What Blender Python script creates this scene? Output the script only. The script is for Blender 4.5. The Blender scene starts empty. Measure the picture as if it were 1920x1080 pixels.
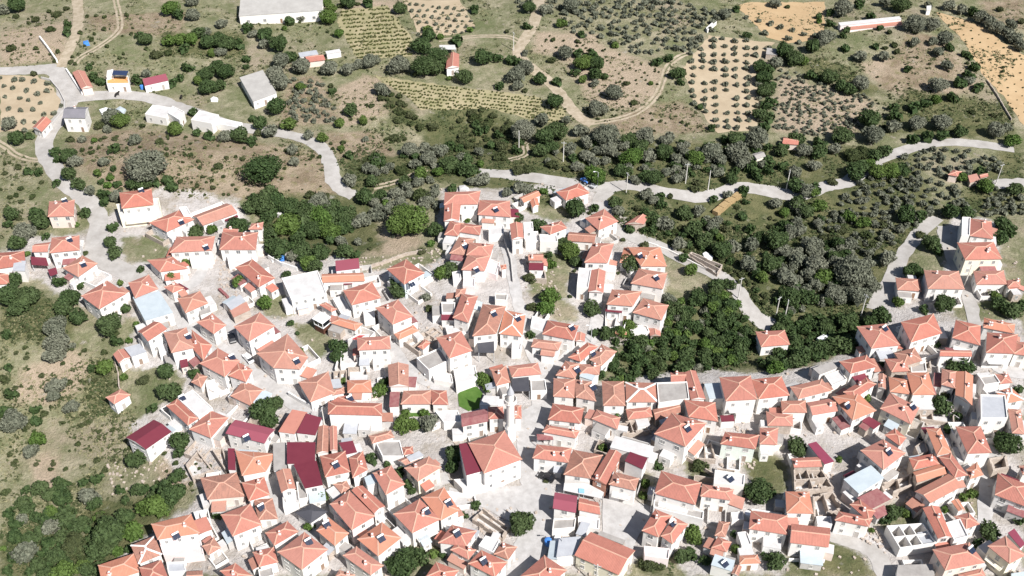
import bpy, math, random
import numpy as np
from mathutils import Vector
from mathutils.geometry import delaunay_2d_cdt
rnd = random.Random(7)
S = bpy.context.scene
COL = S.collection
R = math.radians

# ------------------------------------------------------------ camera, sky, sun, exposure
CAM_H, PITCH, FPX = 200.0, R(40), 1930.0
cd = bpy.data.cameras.new('camera'); cam = bpy.data.objects.new('camera', cd); COL.objects.link(cam)
cam.location = (0, 0, CAM_H); cam.rotation_euler = (R(90) - PITCH, 0, 0)
cd.sensor_width = 36; cd.lens = 36 * FPX / 1920; cd.clip_start = 1; cd.clip_end = 20000
S.camera = cam
SUN_EL, SUN_AZ = R(47), R(139)          # azimuth clockwise from +y (the view direction): from the front right of the picture
w = bpy.data.worlds.new('World'); S.world = w; w.use_nodes = True
nt = w.node_tree; bg = nt.nodes['Background']
sky = nt.nodes.new('ShaderNodeTexSky'); sky.sky_type = 'NISHITA'; sky.sun_disc = False
sky.sun_elevation = SUN_EL; sky.sun_rotation = SUN_AZ
nt.links.new(sky.outputs[0], bg.inputs[0]); bg.inputs[1].default_value = 0.054
sl = bpy.data.lights.new('sun', 'SUN'); sl.energy = 5.0; sl.angle = R(0.5); sl.color = (1, .972, .94)
so = bpy.data.objects.new('sun', sl); COL.objects.link(so)
sd = Vector((math.sin(SUN_AZ) * math.cos(SUN_EL), math.cos(SUN_AZ) * math.cos(SUN_EL), math.sin(SUN_EL)))
so.rotation_euler = sd.to_track_quat('Z', 'Y').to_euler(); so.location = (150, -50, 250)
S.view_settings.view_transform = 'Standard'; S.view_settings.look = 'None'
S.view_settings.exposure = 0.68; S.view_settings.gamma = 1

# ------------------------------------------------------------ pixels of the 1920x1080 photograph -> points on the ground
CF = np.array([0, math.cos(PITCH), -math.sin(PITCH)]); CU = np.array([0, math.sin(PITCH), math.cos(PITCH)])
def ray(x, y):
    return CF + np.array([(x - 960) / FPX, 0, 0]) - CU * ((y - 540) / FPX)
def plane(x, y, z):
    d = ray(x, y); t = (z - CAM_H) / d[2]
    return d[0] * t, d[1] * t
BUMPS = [((300, 315), 5, 32, 16), ((1290, 640), -6, 24, 16), ((1540, 600), -5, 24, 16), ((860, 250), -4, 28, 12), ((1450, 430), -4, 42, 22),
         ((0, 1010), -13, 48, 46), ((60, 760), -5, 32, 28), ((900, 540), 4, 26, 26), ((1820, 720), 3, 42, 30), ((560, 420), -3, 22, 14),
         ((1100, 60), 4, 60, 40), ((1700, 90), 4, 50, 30), ((200, 90), 3, 40, 25)]
BUMPS = [(plane(*p, 0), a, sx, sy) for p, a, sx, sy in BUMPS]
def hz(x, y):
    x = np.asarray(x, float); y = np.asarray(y, float)
    z = 0.022 * np.log1p(np.exp((y - 330) / 20.0)) * 20
    z = np.minimum(z, 12 + 0 * z)
    for (cx, cy), a, sx, sy in BUMPS:
        z = z + a * np.exp(-((x - cx) / sx) ** 2 - ((y - cy) / sy) ** 2)
    return z + .35 * np.sin(x / 11.0) * np.cos(y / 13.0)
def at(x, y, h=0.0):
    z = 0.0
    for _ in range(9):
        X, Y = plane(x, y, z + h); z = float(hz(X, Y))
    return Vector((X, Y, z + h))
def proj(X, Y, Z):
    d = np.stack([X, Y, Z - CAM_H], -1); dep = d @ CF
    return 960 + FPX * d[..., 0] / dep, 540 - FPX * (d @ CU) / dep, dep
def inpoly(px, py, poly):
    ins = np.zeros(px.shape, bool); n = len(poly)
    for i in range(n):
        x0, y0 = poly[i]; x1, y1 = poly[(i + 1) % n]
        if y0 == y1: continue
        c = ((y0 > py) != (y1 > py)) & (px < (x1 - x0) * (py - y0) / (y1 - y0) + x0)
        ins ^= c
    return ins
def T(tile, x, y):                        # a reading from a 4x enlarged tile -> photograph pixel
    return (int(tile[1]) - 1) * 480 + x / 4, (int(tile[0]) - 1) * 270 + y / 4
def P(s):                                 # "x,y x,y" -> list
    return [tuple(float(v) for v in q.split(',')) for q in s.split()]

# ------------------------------------------------------------ objects
def tag(o, label=None, cat=None, group=None, kind=None):
    if label: o['label'] = label
    if cat: o['category'] = cat
    if group: o['group'] = group
    if kind: o['kind'] = kind
    return o
def mesh(name, v, f, mats, idx=None, smooth=False):
    me = bpy.data.meshes.new(name); me.from_pydata(v, [], f)
    for m in (mats if isinstance(mats, (list, tuple)) else [mats]): me.materials.append(m)
    if idx is not None: me.polygons.foreach_set('material_index', list(idx))
    if smooth: me.polygons.foreach_set('use_smooth', [True] * len(f))
    me.update(); return me
def link(name, me, parent=None, loc=(0, 0, 0), rz=0, sc=1):
    o = bpy.data.objects.new(name, me); COL.objects.link(o)
    o.location = loc; o.rotation_euler = (0, 0, rz)
    o.scale = (sc, sc, sc) if not isinstance(sc, tuple) else sc
    if parent: o.parent = parent
    return o
def empty(name, loc, rz=0):
    o = bpy.data.objects.new(name, None); COL.objects.link(o); o.location = loc; o.rotation_euler = (0, 0, rz); o.empty_display_size = .5
    return o
class MB:
    def __init__(s): s.v = []; s.f = []; s.i = []
    def add(s, v, f, m=0):
        b = len(s.v); s.v += [tuple(p) for p in v]; s.f += [tuple(b + k for k in q) for q in f]; s.i += [m] * len(f)
    def box(s, x0, y0, z0, x1, y1, z1, m=0):
        s.add([(x0, y0, z0), (x1, y0, z0), (x1, y1, z0), (x0, y1, z0), (x0, y0, z1), (x1, y0, z1), (x1, y1, z1), (x0, y1, z1)],
              [(3, 2, 1, 0), (4, 5, 6, 7), (0, 1, 5, 4), (1, 2, 6, 5), (2, 3, 7, 6), (3, 0, 4, 7)], m)
    def prism(s, ring, z0, z1, m=0, cap=True):
        n = len(ring); v = [(p[0], p[1], z0) for p in ring] + [(p[0], p[1], z1) for p in ring]
        f = [(i, (i + 1) % n, n + (i + 1) % n, n + i) for i in range(n)]
        if cap: f += [tuple(range(n - 1, -1, -1)), tuple(range(n, 2 * n))]
        s.add(v, f, m)
    def tube(s, pts, rad, n=6, m=0):
        pts = [Vector(p) for p in pts]; rad = rad if isinstance(rad, (list, tuple)) else [rad] * len(pts); b = len(s.v)
        for k, p in enumerate(pts):
            d = (pts[min(k + 1, len(pts) - 1)] - pts[max(k - 1, 0)]).normalized()
            a = d.orthogonal().normalized(); c = d.cross(a)
            s.v += [tuple(p + (a * math.cos(t) + c * math.sin(t)) * rad[k]) for t in (2 * math.pi * j / n for j in range(n))]
        for k in range(len(pts) - 1):
            for j in range(n):
                s.f.append((b + k * n + j, b + k * n + (j + 1) % n, b + (k + 1) * n + (j + 1) % n, b + (k + 1) * n + j)); s.i.append(m)
        s.f += [tuple(b + j for j in range(n - 1, -1, -1)), tuple(b + (len(pts) - 1) * n + j for j in range(n))]; s.i += [m, m]
    def bar(s, p, q, wd, ht, m=0):       # a flat bar lying along p-q
        p = Vector(p); q = Vector(q); d = q - p
        if d.length < .05: return
        n = Vector((-d.y, d.x, 0)).normalized() * wd / 2; u = Vector((0, 0, ht))
        s.add([p - n, p + n, q + n, q - n, p - n * .5 + u, p + n * .5 + u, q + n * .5 + u, q - n * .5 + u],
              [(0, 1, 2, 3), (7, 6, 5, 4), (0, 4, 5, 1), (1, 5, 6, 2), (2, 6, 7, 3), (3, 7, 4, 0)], m)
    def build(s, name, mats, parent=None, smooth=False, **k):
        return link(name, mesh(name, s.v, s.f, mats, s.i, smooth), parent, **k)

# ------------------------------------------------------------ materials
def mix(nt, a, b, fac):
    m = nt.nodes.new('ShaderNodeMix'); m.data_type = 'RGBA'
    for k, v in ((6, a), (7, b), (0, fac)):
        if hasattr(v, 'is_linked') or hasattr(v, 'links'): nt.links.new(v, m.inputs[k])
        elif k == 0: m.inputs[0].default_value = v
        else: m.inputs[k].default_value = (*v, 1)
    return m.outputs[2]
def noise(nt, vec, scale, detail=3, rough=.55, lo=.35, hi=.65):
    n = nt.nodes.new('ShaderNodeTexNoise'); n.inputs['Scale'].default_value = scale; n.inputs['Detail'].default_value = detail
    n.inputs['Roughness'].default_value = rough
    if vec is not None: nt.links.new(vec, n.inputs['Vector'])
    r = nt.nodes.new('ShaderNodeMapRange'); r.inputs[1].default_value = lo; r.inputs[2].default_value = hi
    nt.links.new(n.outputs['Fac'], r.inputs[0]); return r.outputs[0]
def math_(nt, op, a, b):
    m = nt.nodes.new('ShaderNodeMath'); m.operation = op
    for k, v in enumerate((a, b)):
        if hasattr(v, 'links'): nt.links.new(v, m.inputs[k])
        else: m.inputs[k].default_value = v
    m.use_clamp = False
    return m.outputs[0]
def newmat(name, rough=.85, spec=.2):
    m = bpy.data.materials.new(name); m.use_nodes = True; nt = m.node_tree; b = nt.nodes['Principled BSDF']
    b.inputs['Roughness'].default_value = rough; b.inputs['Specular IOR Level'].default_value = spec
    return m, nt, b
def world_pos(nt):
    return nt.nodes.new('ShaderNodeNewGeometry').outputs['Position']
def objrand(nt):
    return nt.nodes.new('ShaderNodeObjectInfo').outputs['Random']
def simple(name, c1, c2=None, scale=.6, rough=.85, spec=.2, c3=None, metal=0, bump=0):
    m, nt, b = newmat(name, rough, spec); b.inputs['Metallic'].default_value = metal
    pos = world_pos(nt); col = c1
    if c2:
        col = mix(nt, c1, c2, noise(nt, pos, scale, 5, .65))
        fine = noise(nt, pos, scale * 7, 3, .6, .3, .8)
        col = mix(nt, col, tuple(.72 * (p + q) / 2 for p, q in zip(c1, c2)), math_(nt, 'MULTIPLY', fine, .35))
    if c3: col = mix(nt, col, c3, math_(nt, 'MULTIPLY', objrand(nt), .85))
    if c2 or c3: nt.links.new(col, b.inputs['Base Color'])
    else: b.inputs['Base Color'].default_value = (*c1, 1)
    if bump:
        bp = nt.nodes.new('ShaderNodeBump'); bp.inputs['Strength'].default_value = bump; bp.inputs['Distance'].default_value = .1
        nt.links.new(noise(nt, pos, 3, 3), bp.inputs['Height']); nt.links.new(bp.outputs[0], b.inputs['Normal'])
    return m
def rooftile(name, c1, c2, dirt, amount, c3):
    m, nt, b = newmat(name, .8, .15)
    uv = nt.nodes.new('ShaderNodeUVMap'); uv.uv_map = 'roof'
    pos = world_pos(nt)
    col = mix(nt, c1, c2, noise(nt, pos, .45, 5, .65))
    col = mix(nt, col, c3, math_(nt, 'MULTIPLY', objrand(nt), .8))
    mp = nt.nodes.new('ShaderNodeMapping'); mp.inputs['Scale'].default_value = (2.2, .5, 1); nt.links.new(uv.outputs[0], mp.inputs[0])
    streak = noise(nt, mp.outputs[0], 1.1, 4, .7, .45, .75)
    col = mix(nt, col, dirt, math_(nt, 'MULTIPLY', streak, amount))
    spots = noise(nt, pos, 2.6, 2, .6, .58, .75)
    col = mix(nt, col, dirt, math_(nt, 'MULTIPLY', spots, amount * .8))
    wv = nt.nodes.new('ShaderNodeTexWave'); wv.wave_type = 'BANDS'; wv.bands_direction = 'X'; wv.inputs['Scale'].default_value = .95
    wv.inputs['Distortion'].default_value = .6; wv.inputs['Detail'].default_value = 1
    nt.links.new(uv.outputs[0], wv.inputs[0])
    col = mix(nt, col, tuple(.62 * k for k in c2), math_(nt, 'MULTIPLY', wv.outputs['Fac'], .2))
    nt.links.new(col, b.inputs['Base Color'])
    bp = nt.nodes.new('ShaderNodeBump'); bp.inputs['Strength'].default_value = .5; bp.inputs['Distance'].default_value = .06
    nt.links.new(wv.outputs['Fac'], bp.inputs['Height']); nt.links.new(bp.outputs[0], b.inputs['Normal'])
    return m
def foliage(name, dark, light, dry=None, each=True):
    m, nt, b = newmat(name, .7, .12)
    pos = world_pos(nt)
    col = mix(nt, dark, light, noise(nt, pos, 1.1, 4, .7, .36, .62))
    rn = objrand(nt)
    rn = rn if each else noise(nt, pos, .12, 2, .5, .3, .8)
    col = mix(nt, col, dry or tuple(k * 1.35 for k in light), math_(nt, 'MULTIPLY', rn, .45 if each else .25))
    nt.links.new(col, b.inputs['Base Color'])
    tr = nt.nodes.new('ShaderNodeBsdfTranslucent'); nt.links.new(col, tr.inputs[0])
    ms = nt.nodes.new('ShaderNodeMixShader'); ms.inputs[0].default_value = .18
    nt.links.new(b.outputs[0], ms.inputs[1]); nt.links.new(tr.outputs[0], ms.inputs[2])
    nt.links.new(ms.outputs[0], nt.nodes['Material Output'].inputs[0])
    return m
M = {}
M['or'] = rooftile('orange_tile', (.46, .178, .132), (.39, .142, .104), (.23, .11, .088), .45, (.44, .225, .18))
M['or2'] = rooftile('bright_peach_tile', (.52, .228, .155), (.45, .185, .122), (.30, .15, .11), .35, (.49, .225, .15))
M['or3'] = rooftile('brownish_red_tile', (.40, .155, .118), (.33, .125, .095), (.19, .10, .08), .55, (.42, .19, .15))
M['pk'] = rooftile('faded_tile', (.44, .235, .185), (.385, .19, .145), (.24, .145, .12), .55, (.42, .19, .135))
M['ol'] = rooftile('old_tile', (.38, .185, .135), (.31, .148, .11), (.17, .105, .085), .8, (.44, .24, .185))
M['mr'] = simple('maroon_sheet', (.140, .024, .037), (.115, .018, .030), .5, .5, .4, (.17, .034, .05))
M['mg'] = simple('magenta_sheet', (.225, .042, .078), (.19, .034, .062), .5, .5, .4, (.29, .085, .105))
M['gm'] = simple('grey_sheet', (.42, .43, .45), (.35, .36, .385), .5, .5, .4)
M['bm'] = simple('pale_blue_sheet', (.44, .49, .515), (.38, .43, .46), .5, .5, .4)
M['wf'] = simple('white_deck', (.56, .545, .535), (.46, .445, .435), .4, .9, .1)
M['cf'] = simple('concrete_deck', (.35, .33, .31), (.27, .25, .235), .5, .9, .1)
M['dk'] = simple('dark_sheet', (.055, .055, .065), (.07, .07, .08), .5, .6, .3)
M['dg'] = simple('slate_grey_roof', (.17, .165, .18), (.20, .19, .21), .5, .7, .2)
M['rt'] = simple('red_terrace', (.36, .055, .06), (.32, .05, .05), .5, .7, .2)
M['ot'] = simple('orange_deck', (.75, .36, .13), (.62, .30, .12), .7, .8, .2)
M['nv'] = simple('navy_panel', (.03, .045, .10), (.025, .035, .08), .8, .35, .5)
M['rust'] = simple('weathered_maroon_sheet', (.22, .075, .08), (.29, .145, .135), .9, .7, .2)
WALL = {'w': simple('white_plaster', (.80, .79, .775), (.69, .665, .64), .45, c3=(.70, .665, .62)), 'c': simple('cream_plaster', (.80, .745, .61), (.74, .68, .55), .35),
        'p': simple('peach_plaster', (.74, .62, .55), (.66, .55, .49), .4), 's': simple('stone_masonry', (.50, .43, .37), (.36, .30, .25), .9, bump=.6),
        'g': simple('grey_render', (.52, .50, .48), (.44, .42, .40), .4), 'b': simple('pale_blue_plaster', (.70, .76, .80), (.66, .72, .76), .4),
        'v': simple('pale_green_plaster', (.71, .76, .69), (.66, .71, .64), .4), 'k': simple('pink_plaster', (.79, .68, .66), (.73, .62, .60), .4),
        'r': simple('brick_wall', (.42, .22, .16), (.34, .17, .12), 1.0)}
M['cap'] = simple('pale_ridge_mortar', (.55, .33, .25), (.48, .27, .20), 1.0)
M['capw'] = simple('white_ridge_mortar', (.80, .76, .72), (.72, .68, .64), 1.0)
M['glass'] = simple('window_glass', (.10, .11, .12), rough=.12, spec=.8, c3=(.42, .41, .39))
M['bg'] = simple('weathered_barn_sheet', (.40, .385, .36), (.33, .315, .295), .3, .8, .2)
M['lawn'] = simple('bright_green_vine_net', (.055, .115, .022), (.085, .15, .035), .8, .9, .1)
M['brown'] = simple('brown_boards', (.12, .055, .035), (.09, .04, .028), 2)
M['dglass'] = simple('dark_glass', (.012, .014, .018), rough=.15, spec=.5)
M['frame'] = simple('window_frame', (.62, .60, .57))
M['wood'] = simple('door_paint', (.22, .13, .08), rough=.6, c3=(.50, .50, .48))
M['steel'] = simple('galvanised_steel', (.45, .46, .47), rough=.4, spec=.5)
M['white'] = simple('white_paint', (.80, .80, .79))
M['panel'] = simple('collector_panel', (.02, .027, .05), rough=.2, spec=.6)
M['tarp'] = simple('blue_plastic', (.05, .19, .55), (.08, .25, .62), 1)
M['sblue'] = simple('light_blue_sign', (.22, .42, .55))
M['black'] = simple('black_rubber', (.02, .02, .02))
M['bark'] = simple('bark', (.10, .075, .055), (.14, .11, .085), 3)
M['polec'] = simple('pale_concrete_pole', (.66, .63, .58), (.58, .55, .5), 2)
M['f_d'] = foliage('dark_leaves', (.024, .046, .017), (.072, .112, .040), (.10, .125, .055))
M['f_o'] = foliage('olive_leaves', (.075, .086, .060), (.19, .20, .145), (.24, .24, .18))
M['f_b'] = foliage('bright_leaves', (.045, .085, .018), (.10, .165, .04), (.13, .16, .05))
M['f_s'] = foliage('bush_leaves', (.030, .045, .017), (.075, .095, .035), (.11, .105, .06))
M['f_v'] = foliage('vine_leaves', (.07, .085, .028), (.13, .15, .05), (.17, .15, .07))
M['f_u'] = foliage('undergrowth_leaves', (.024, .044, .017), (.060, .085, .030), (.085, .095, .045))
M['f_g'] = foliage('dry_grass_blades', (.11, .12, .055), (.27, .25, .14), (.30, .27, .17))
for k_, q_ in (('d', ((.024, .046, .017), (.066, .104, .036), (.09, .115, .05))), ('o', ((.075, .086, .060), (.19, .20, .145), (.24, .24, .18))), ('b', ((.04, .078, .018), (.09, .15, .036), (.12, .15, .05))),
               ('s', ((.030, .045, .017), (.075, .095, .035), (.11, .105, .06))), ('v', ((.07, .085, .028), (.13, .15, .05), (.17, .15, .07)))):
    M['m_' + k_] = foliage('mass_' + k_ + '_leaves', *q_, each=False)
# ------------------------------------------------------------ ground: one sheet to the horizon, soils by zone
VILLAGE = P("0,470 60,445 150,440 215,395 300,350 440,370 500,470 620,480 820,480 825,355 960,355 1040,340 1090,335 1150,390 1250,470 1255,600 1240,650 1160,650 1050,700 1130,720 1290,690 1420,700 1560,680 1650,600 1660,520 1720,500 1790,400 1920,420 1920,1080 190,1080 250,1020 380,930 300,850 240,800 330,740 300,700 215,680 265,600 150,575 60,520 0,545")
SAND = [P("0,140 70,142 100,165 118,190 120,207 90,225 60,243 0,248"), P("755,0 860,0 893,48 880,58 820,70 785,65 768,25"),
        P("1330,66 1452,80 1418,120 1428,242 1345,250 1300,190 1280,130"), P("1380,12 1400,5 1548,4 1545,60 1530,75 1480,82 1440,70"),
        P("1755,22 1830,42 1880,80 1925,108 1925,242 1880,180 1835,130 1810,80 1780,52"), P("632,42 640,18 725,10 775,75 772,105 670,112"),
        P("697,140 730,146 870,165 1000,180 1060,205 1062,235 1000,225 930,205 880,205 790,206 760,180")]
PINKSAND = [P("1040,95 1130,85 1245,130 1235,175 1190,205 1110,200 1080,150"), P("680,140 720,145 760,205 640,240 625,170"), P("660,440 740,420 800,450 760,480 680,480"),
            P("40,690 140,650 200,700 110,760 30,750"), P("300,850 380,880 360,920 300,925"), P("1600,120 1790,90 1840,170 1700,190"), P("700,75 770,0 700,0 640,10"),
            P("1080,400 1200,430 1220,470 1090,430"), P("0,60 120,40 130,110 0,125"), P("1000,60 1120,60 1120,100 1000,100"), P("60,850 110,850 110,920 60,920"), P("1460,140 1640,190 1610,250 1450,250"),
            P("250,640 330,560 300,640 240,700"), P("1640,470 1700,470 1700,520 1650,520")]
BROWN = [P("130,262 250,240 450,262 600,285 645,365 560,372 230,372 150,312"), P("540,140 600,145 640,230 520,240"), P("600,250 700,245 760,300 660,330"),
         P("1180,205 1280,190 1340,250 1100,250"), P("160,30 350,20 340,70 180,60"), P("1700,60 1780,70 1800,160 1640,170"), P("1830,0 1920,0 1920,60 1850,30")]
GREEN = [P("700,155 760,185 795,240 740,240"), P("780,230 850,200 910,195 985,240 990,285 800,285"), P("300,60 460,60 460,110 310,105"), P("1440,95 1560,110 1660,170 1620,180 1500,130"),
         P("150,930 330,930 290,1080 100,1080"), P("160,690 225,690 225,770 160,790"), P("640,300 1080,260 1480,270 1700,280 1760,400 1640,570 1440,600 1250,470 1080,400 830,340 660,370"),
         P("1150,640 1260,580 1380,560 1430,620 1430,690 1170,710"), P("1430,600 1640,570 1560,670 1430,700"), P("470,360 700,370 720,470 560,490 500,450"), P("0,1000 150,930 150,1080 0,1080"),
         P("1400,860 1480,850 1470,930 1400,930"), P("1480,1000 1620,1030 1640,1080 1480,1080"), P("1290,850 1340,850 1330,900 1290,890"), P("0,560 60,540 160,600 120,640 0,640"),
         P("1700,165 1900,200 1900,260 1640,250"), P("1200,1040 1260,1040 1260,1080 1190,1080"), P("1880,280 1920,280 1920,400 1770,400")]
OUT = np.array([-9000, -5000, -2600, -1400, -800, -500, -380, -320.])
xs = np.concatenate([OUT, np.arange(-285, 285.1, 1.25), -OUT[::-1]])
ys = np.concatenate([[-6000, -3000, -1200, -400, -100, 20, 70, 90], np.arange(105, 490, 1.25), [510, 550, 620, 750, 1000, 1500, 2500, 5000, 12000]])
GX, GY = np.meshgrid(xs, ys); GZ = hz(GX, GY)
nx, ny = len(xs), len(ys)
verts = np.stack([GX, GY, GZ], -1).reshape(-1, 3)
ii = (np.arange(ny - 1)[:, None] * nx + np.arange(nx - 1)).ravel()
faces = np.stack([ii, ii + 1, ii + nx + 1, ii + nx], -1)
me = bpy.data.meshes.new('ground'); me.vertices.add(len(verts)); me.vertices.foreach_set('co', verts.ravel())
me.loops.add(faces.size); me.loops.foreach_set('vertex_index', faces.ravel().astype(np.int32))
me.polygons.add(len(faces)); me.polygons.foreach_set('loop_start', np.arange(0, faces.size, 4, dtype=np.int32)); me.polygons.foreach_set('loop_total', np.full(len(faces), 4, np.int32))
me.polygons.foreach_set('use_smooth', np.ones(len(faces), bool)); me.update(calc_edges=True)
px, py, dep = proj(verts[:, 0], verts[:, 1], verts[:, 2]); ok = dep > 1
PLOTS = [P(q) for q in ("1398,850 1440,845 1480,865 1475,930 1410,935 1395,900", "1475,1010 1560,1012 1620,1040 1635,1085 1475,1085", "1190,1035 1265,1030 1275,1085 1185,1085", "1282,860 1330,855 1338,900 1290,900", "1195,885 1228,890 1222,955 1195,950",
  "548,607 590,600 620,640 615,680 575,660", "480,548 520,545 555,590 500,600", "955,368 1040,365 1085,400 1060,420 1000,405", "1035,570 1085,565 1085,605 1040,605", "222,445 310,440 318,490 240,495", "1630,945 1720,940 1730,1000 1650,1005", "1800,915 1845,915 1845,970 1810,965",
  "1690,470 1775,465 1775,525 1700,525", "1870,460 1920,455 1920,560 1880,545", "1865,405 1920,410 1920,460 1870,455", "770,1015 830,1020 830,1080 760,1080", "650,480 800,460 850,470 800,500 660,510", "1010,470 1075,480 1060,570 985,560", "285,690 340,700 345,745 290,740", "1240,470 1290,480 1330,540 1260,560", "1780,575 1920,540 1920,600 1800,600")]
def zone(polys, soft=2):
    a = np.zeros(len(verts))
    for p in polys: a[inpoly(px, py, p) & ok] = 1
    a = a.reshape(ny, nx)
    for _ in range(soft):
        a[1:-1, 1:-1] = (a[1:-1, 1:-1] * 2 + a[:-2, 1:-1] + a[2:, 1:-1] + a[1:-1, :-2] + a[1:-1, 2:]) / 6
    return a.ravel()
zc = np.stack([zone(PINKSAND, 6), zone(GREEN, 6), zone(BROWN, 5), np.clip(zone([VILLAGE], 3) - zone(PLOTS, 3), 0, 1)], -1).astype(np.float32)
at_ = me.attributes.new('zone', 'FLOAT_COLOR', 'POINT'); at_.data.foreach_set('color', zc.ravel())
m, nt, b = newmat('hillside_soil', .95, .05); pos = world_pos(nt)
an = nt.nodes.new('ShaderNodeAttribute'); an.attribute_name = 'zone'
sp = nt.nodes.new('ShaderNodeSeparateColor'); nt.links.new(an.outputs['Color'], sp.inputs[0])
brk = noise(nt, pos, .22, 6, .7, .3, .7)
def zmask(src, width=.35):
    # the zone's own edge, ragged by the same noise that breaks up the turf
    s = math_(nt, 'ADD', src, math_(nt, 'MULTIPLY', math_(nt, 'SUBTRACT', brk, .5), .9))
    r = nt.nodes.new('ShaderNodeMapRange'); r.inputs[1].default_value = .5 - width; r.inputs[2].default_value = .5 + width
    nt.links.new(s, r.inputs[0]); return r.outputs[0]
grass = mix(nt, (.145, .15, .08), (.325, .292, .205), noise(nt, pos, .13, 7, .78, .40, .60))
grass = mix(nt, grass, (.115, .138, .06), math_(nt, 'MULTIPLY', noise(nt, pos, .055, 6, .78, .44, .60), .75))
grass = mix(nt, grass, (.32, .262, .20), math_(nt, 'MULTIPLY', noise(nt, pos, .035, 6, .7, .52, .66), .8))
sandc = mix(nt, (.40, .315, .24), (.31, .25, .18), noise(nt, pos, .3, 5, .7))
col = mix(nt, grass, sandc, zmask(sp.outputs[0]))
brown = mix(nt, (.20, .152, .105), (.34, .272, .20), noise(nt, pos, .16, 6, .7, .38, .62))
brown = mix(nt, brown, (.17, .16, .075), math_(nt, 'MULTIPLY', noise(nt, pos, .3, 4, .7, .52, .66), .8))
col = mix(nt, col, brown, zmask(sp.outputs[2]))
green = mix(nt, (.066, .080, .034), (.145, .140, .07), noise(nt, pos, .14, 6, .7, .38, .62))
col = mix(nt, col, green, zmask(sp.outputs[1]))
speck = noise(nt, pos, 2.2, 3, .7, .45, .72)
col = mix(nt, col, (.09, .085, .045), math_(nt, 'MULTIPLY', speck, .5))
vill = mix(nt, (.50, .47, .45), (.37, .34, .318), noise(nt, pos, .16, 7, .72, .38, .62))
vill = mix(nt, vill, (.27, .235, .19), math_(nt, 'MULTIPLY', noise(nt, pos, .075, 6, .75, .50, .64), .75))
col = mix(nt, col, vill, zmask(an.outputs['Alpha'], .25))
nt.links.new(col, b.inputs['Base Color'])
bp = nt.nodes.new('ShaderNodeBump'); bp.inputs['Strength'].default_value = .8; bp.inputs['Distance'].default_value = .45
nt.links.new(noise(nt, pos, 1.3, 5, .7, .2, .8), bp.inputs['Height']); nt.links.new(bp.outputs[0], b.inputs['Normal'])
me.materials.append(m)
tag(link('ground', me), 'dry grassy hillside with bare soil and pale village ground', kind='structure')

# ------------------------------------------------------------ sheets laid on the ground: fields, roads, yards
PAVED = []
def drape(name, ring, mat, lift, label, step=2.0, rag=0.0, kind='structure'):
    ring = [Vector((p[0], p[1])) for p in ring]; out = []; PAVED.append([tuple(p) for p in ring])
    for a, c in zip(ring, ring[1:] + ring[:1]):
        n = max(1, int((c - a).length / step))
        for k in range(n):
            q = a.lerp(c, k / n); out.append(q + Vector((rnd.uniform(-rag, rag), rnd.uniform(-rag, rag))))
    poly = np.array([tuple(p) for p in out]); n = len(out)
    bx = np.arange(poly[:, 0].min(), poly[:, 0].max(), step); by = np.arange(poly[:, 1].min(), poly[:, 1].max(), step)
    X, Y = np.meshgrid(bx, by); X = X.ravel(); Y = Y.ravel()
    k = inpoly(X, Y, [tuple(p) for p in poly])
    pts = out + [Vector((x, y)) for x, y in zip(X[k], Y[k])]
    v, e, f, *_ = delaunay_2d_cdt(pts, [(i, (i + 1) % n) for i in range(n)], [], 1, 1e-4)
    vv = [(p.x, p.y, float(hz(p.x, p.y)) + lift) for p in v]
    ff = []
    for q in f:
        a, c, d = (vv[i] for i in q[:3])
        ff.append(tuple(q) if (c[0]-a[0])*(d[1]-a[1]) - (c[1]-a[1])*(d[0]-a[0]) > 0 else tuple(q)[::-1])
    o = link(name, mesh(name, vv, ff, mat, smooth=True)); tag(o, label, kind=kind); return o
def gpoly(s): return [at(*p) for p in (P(s) if isinstance(s, str) else s)]
def strip_ring(px_pts, width, off=0):
    c = [at(*p) for p in px_pts]; d = []
    # smooth the centre line (Catmull-Rom), then offset
    cc = [c[0]] + c + [c[-1]]
    for i in range(1, len(cc) - 2):
        for k in range(4):
            t = k / 4; p0, p1, p2, p3 = cc[i - 1:i + 3]
            d.append(.5 * ((2 * p1) + (p2 - p0) * t + (2 * p0 - 5 * p1 + 4 * p2 - p3) * t * t + (3 * p1 - p0 - 3 * p2 + p3) * t ** 3))
    d.append(c[-1]); L, Rr = [], []
    for i, p in enumerate(d):
        q = d[min(i + 1, len(d) - 1)] - d[max(i - 1, 0)]; nrm = Vector((-q.y, q.x)).normalized()
        wd = (width if not isinstance(width, tuple) else width[0] + (width[1] - width[0]) * i / (len(d) - 1)) / 2 * rnd.uniform(.93, 1.07)
        L.append(p.xy + nrm * (wd + off)); Rr.append(p.xy - nrm * (wd - off))
    return L + Rr[::-1]
M['road'] = simple('pale_concrete_road', (.42, .40, .378), (.31, .29, .268), .22, .9, .1)
M['dirt'] = simple('sandy_dirt_road', (.42, .355, .275), (.27, .225, .155), .45, .95, .05)
M['alley'] = simple('alley_paving', (.455, .44, .43), (.345, .33, .317), .5, .9, .1)
M['sand'] = simple('sandy_field_soil', (.42, .345, .245), (.34, .27, .185), .12, .95, .05)
M['osand'] = simple('orange_field_soil', (.44, .32, .19), (.38, .265, .15), .12, .95, .05)
M['vsand'] = simple('vineyard_soil', (.35, .30, .19), (.24, .225, .12), .16, .95, .05)
FIELDS = [(0, 'sand', 'pale sandy orchard soil beside the lane junction'), (1, 'sand', 'pale sandy soil under the dotted orchard at the top'), (2, 'sand', 'sandy soil striped by long tree rows'),
          (3, 'osand', 'orange sandy field with scattered round trees'), (4, 'osand', 'orange sandy field of small saplings'), (5, 'vsand', 'terraced vineyard soil below the barn'), (6, 'vsand', 'narrow vineyard soil below the poplar clump')]
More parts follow.
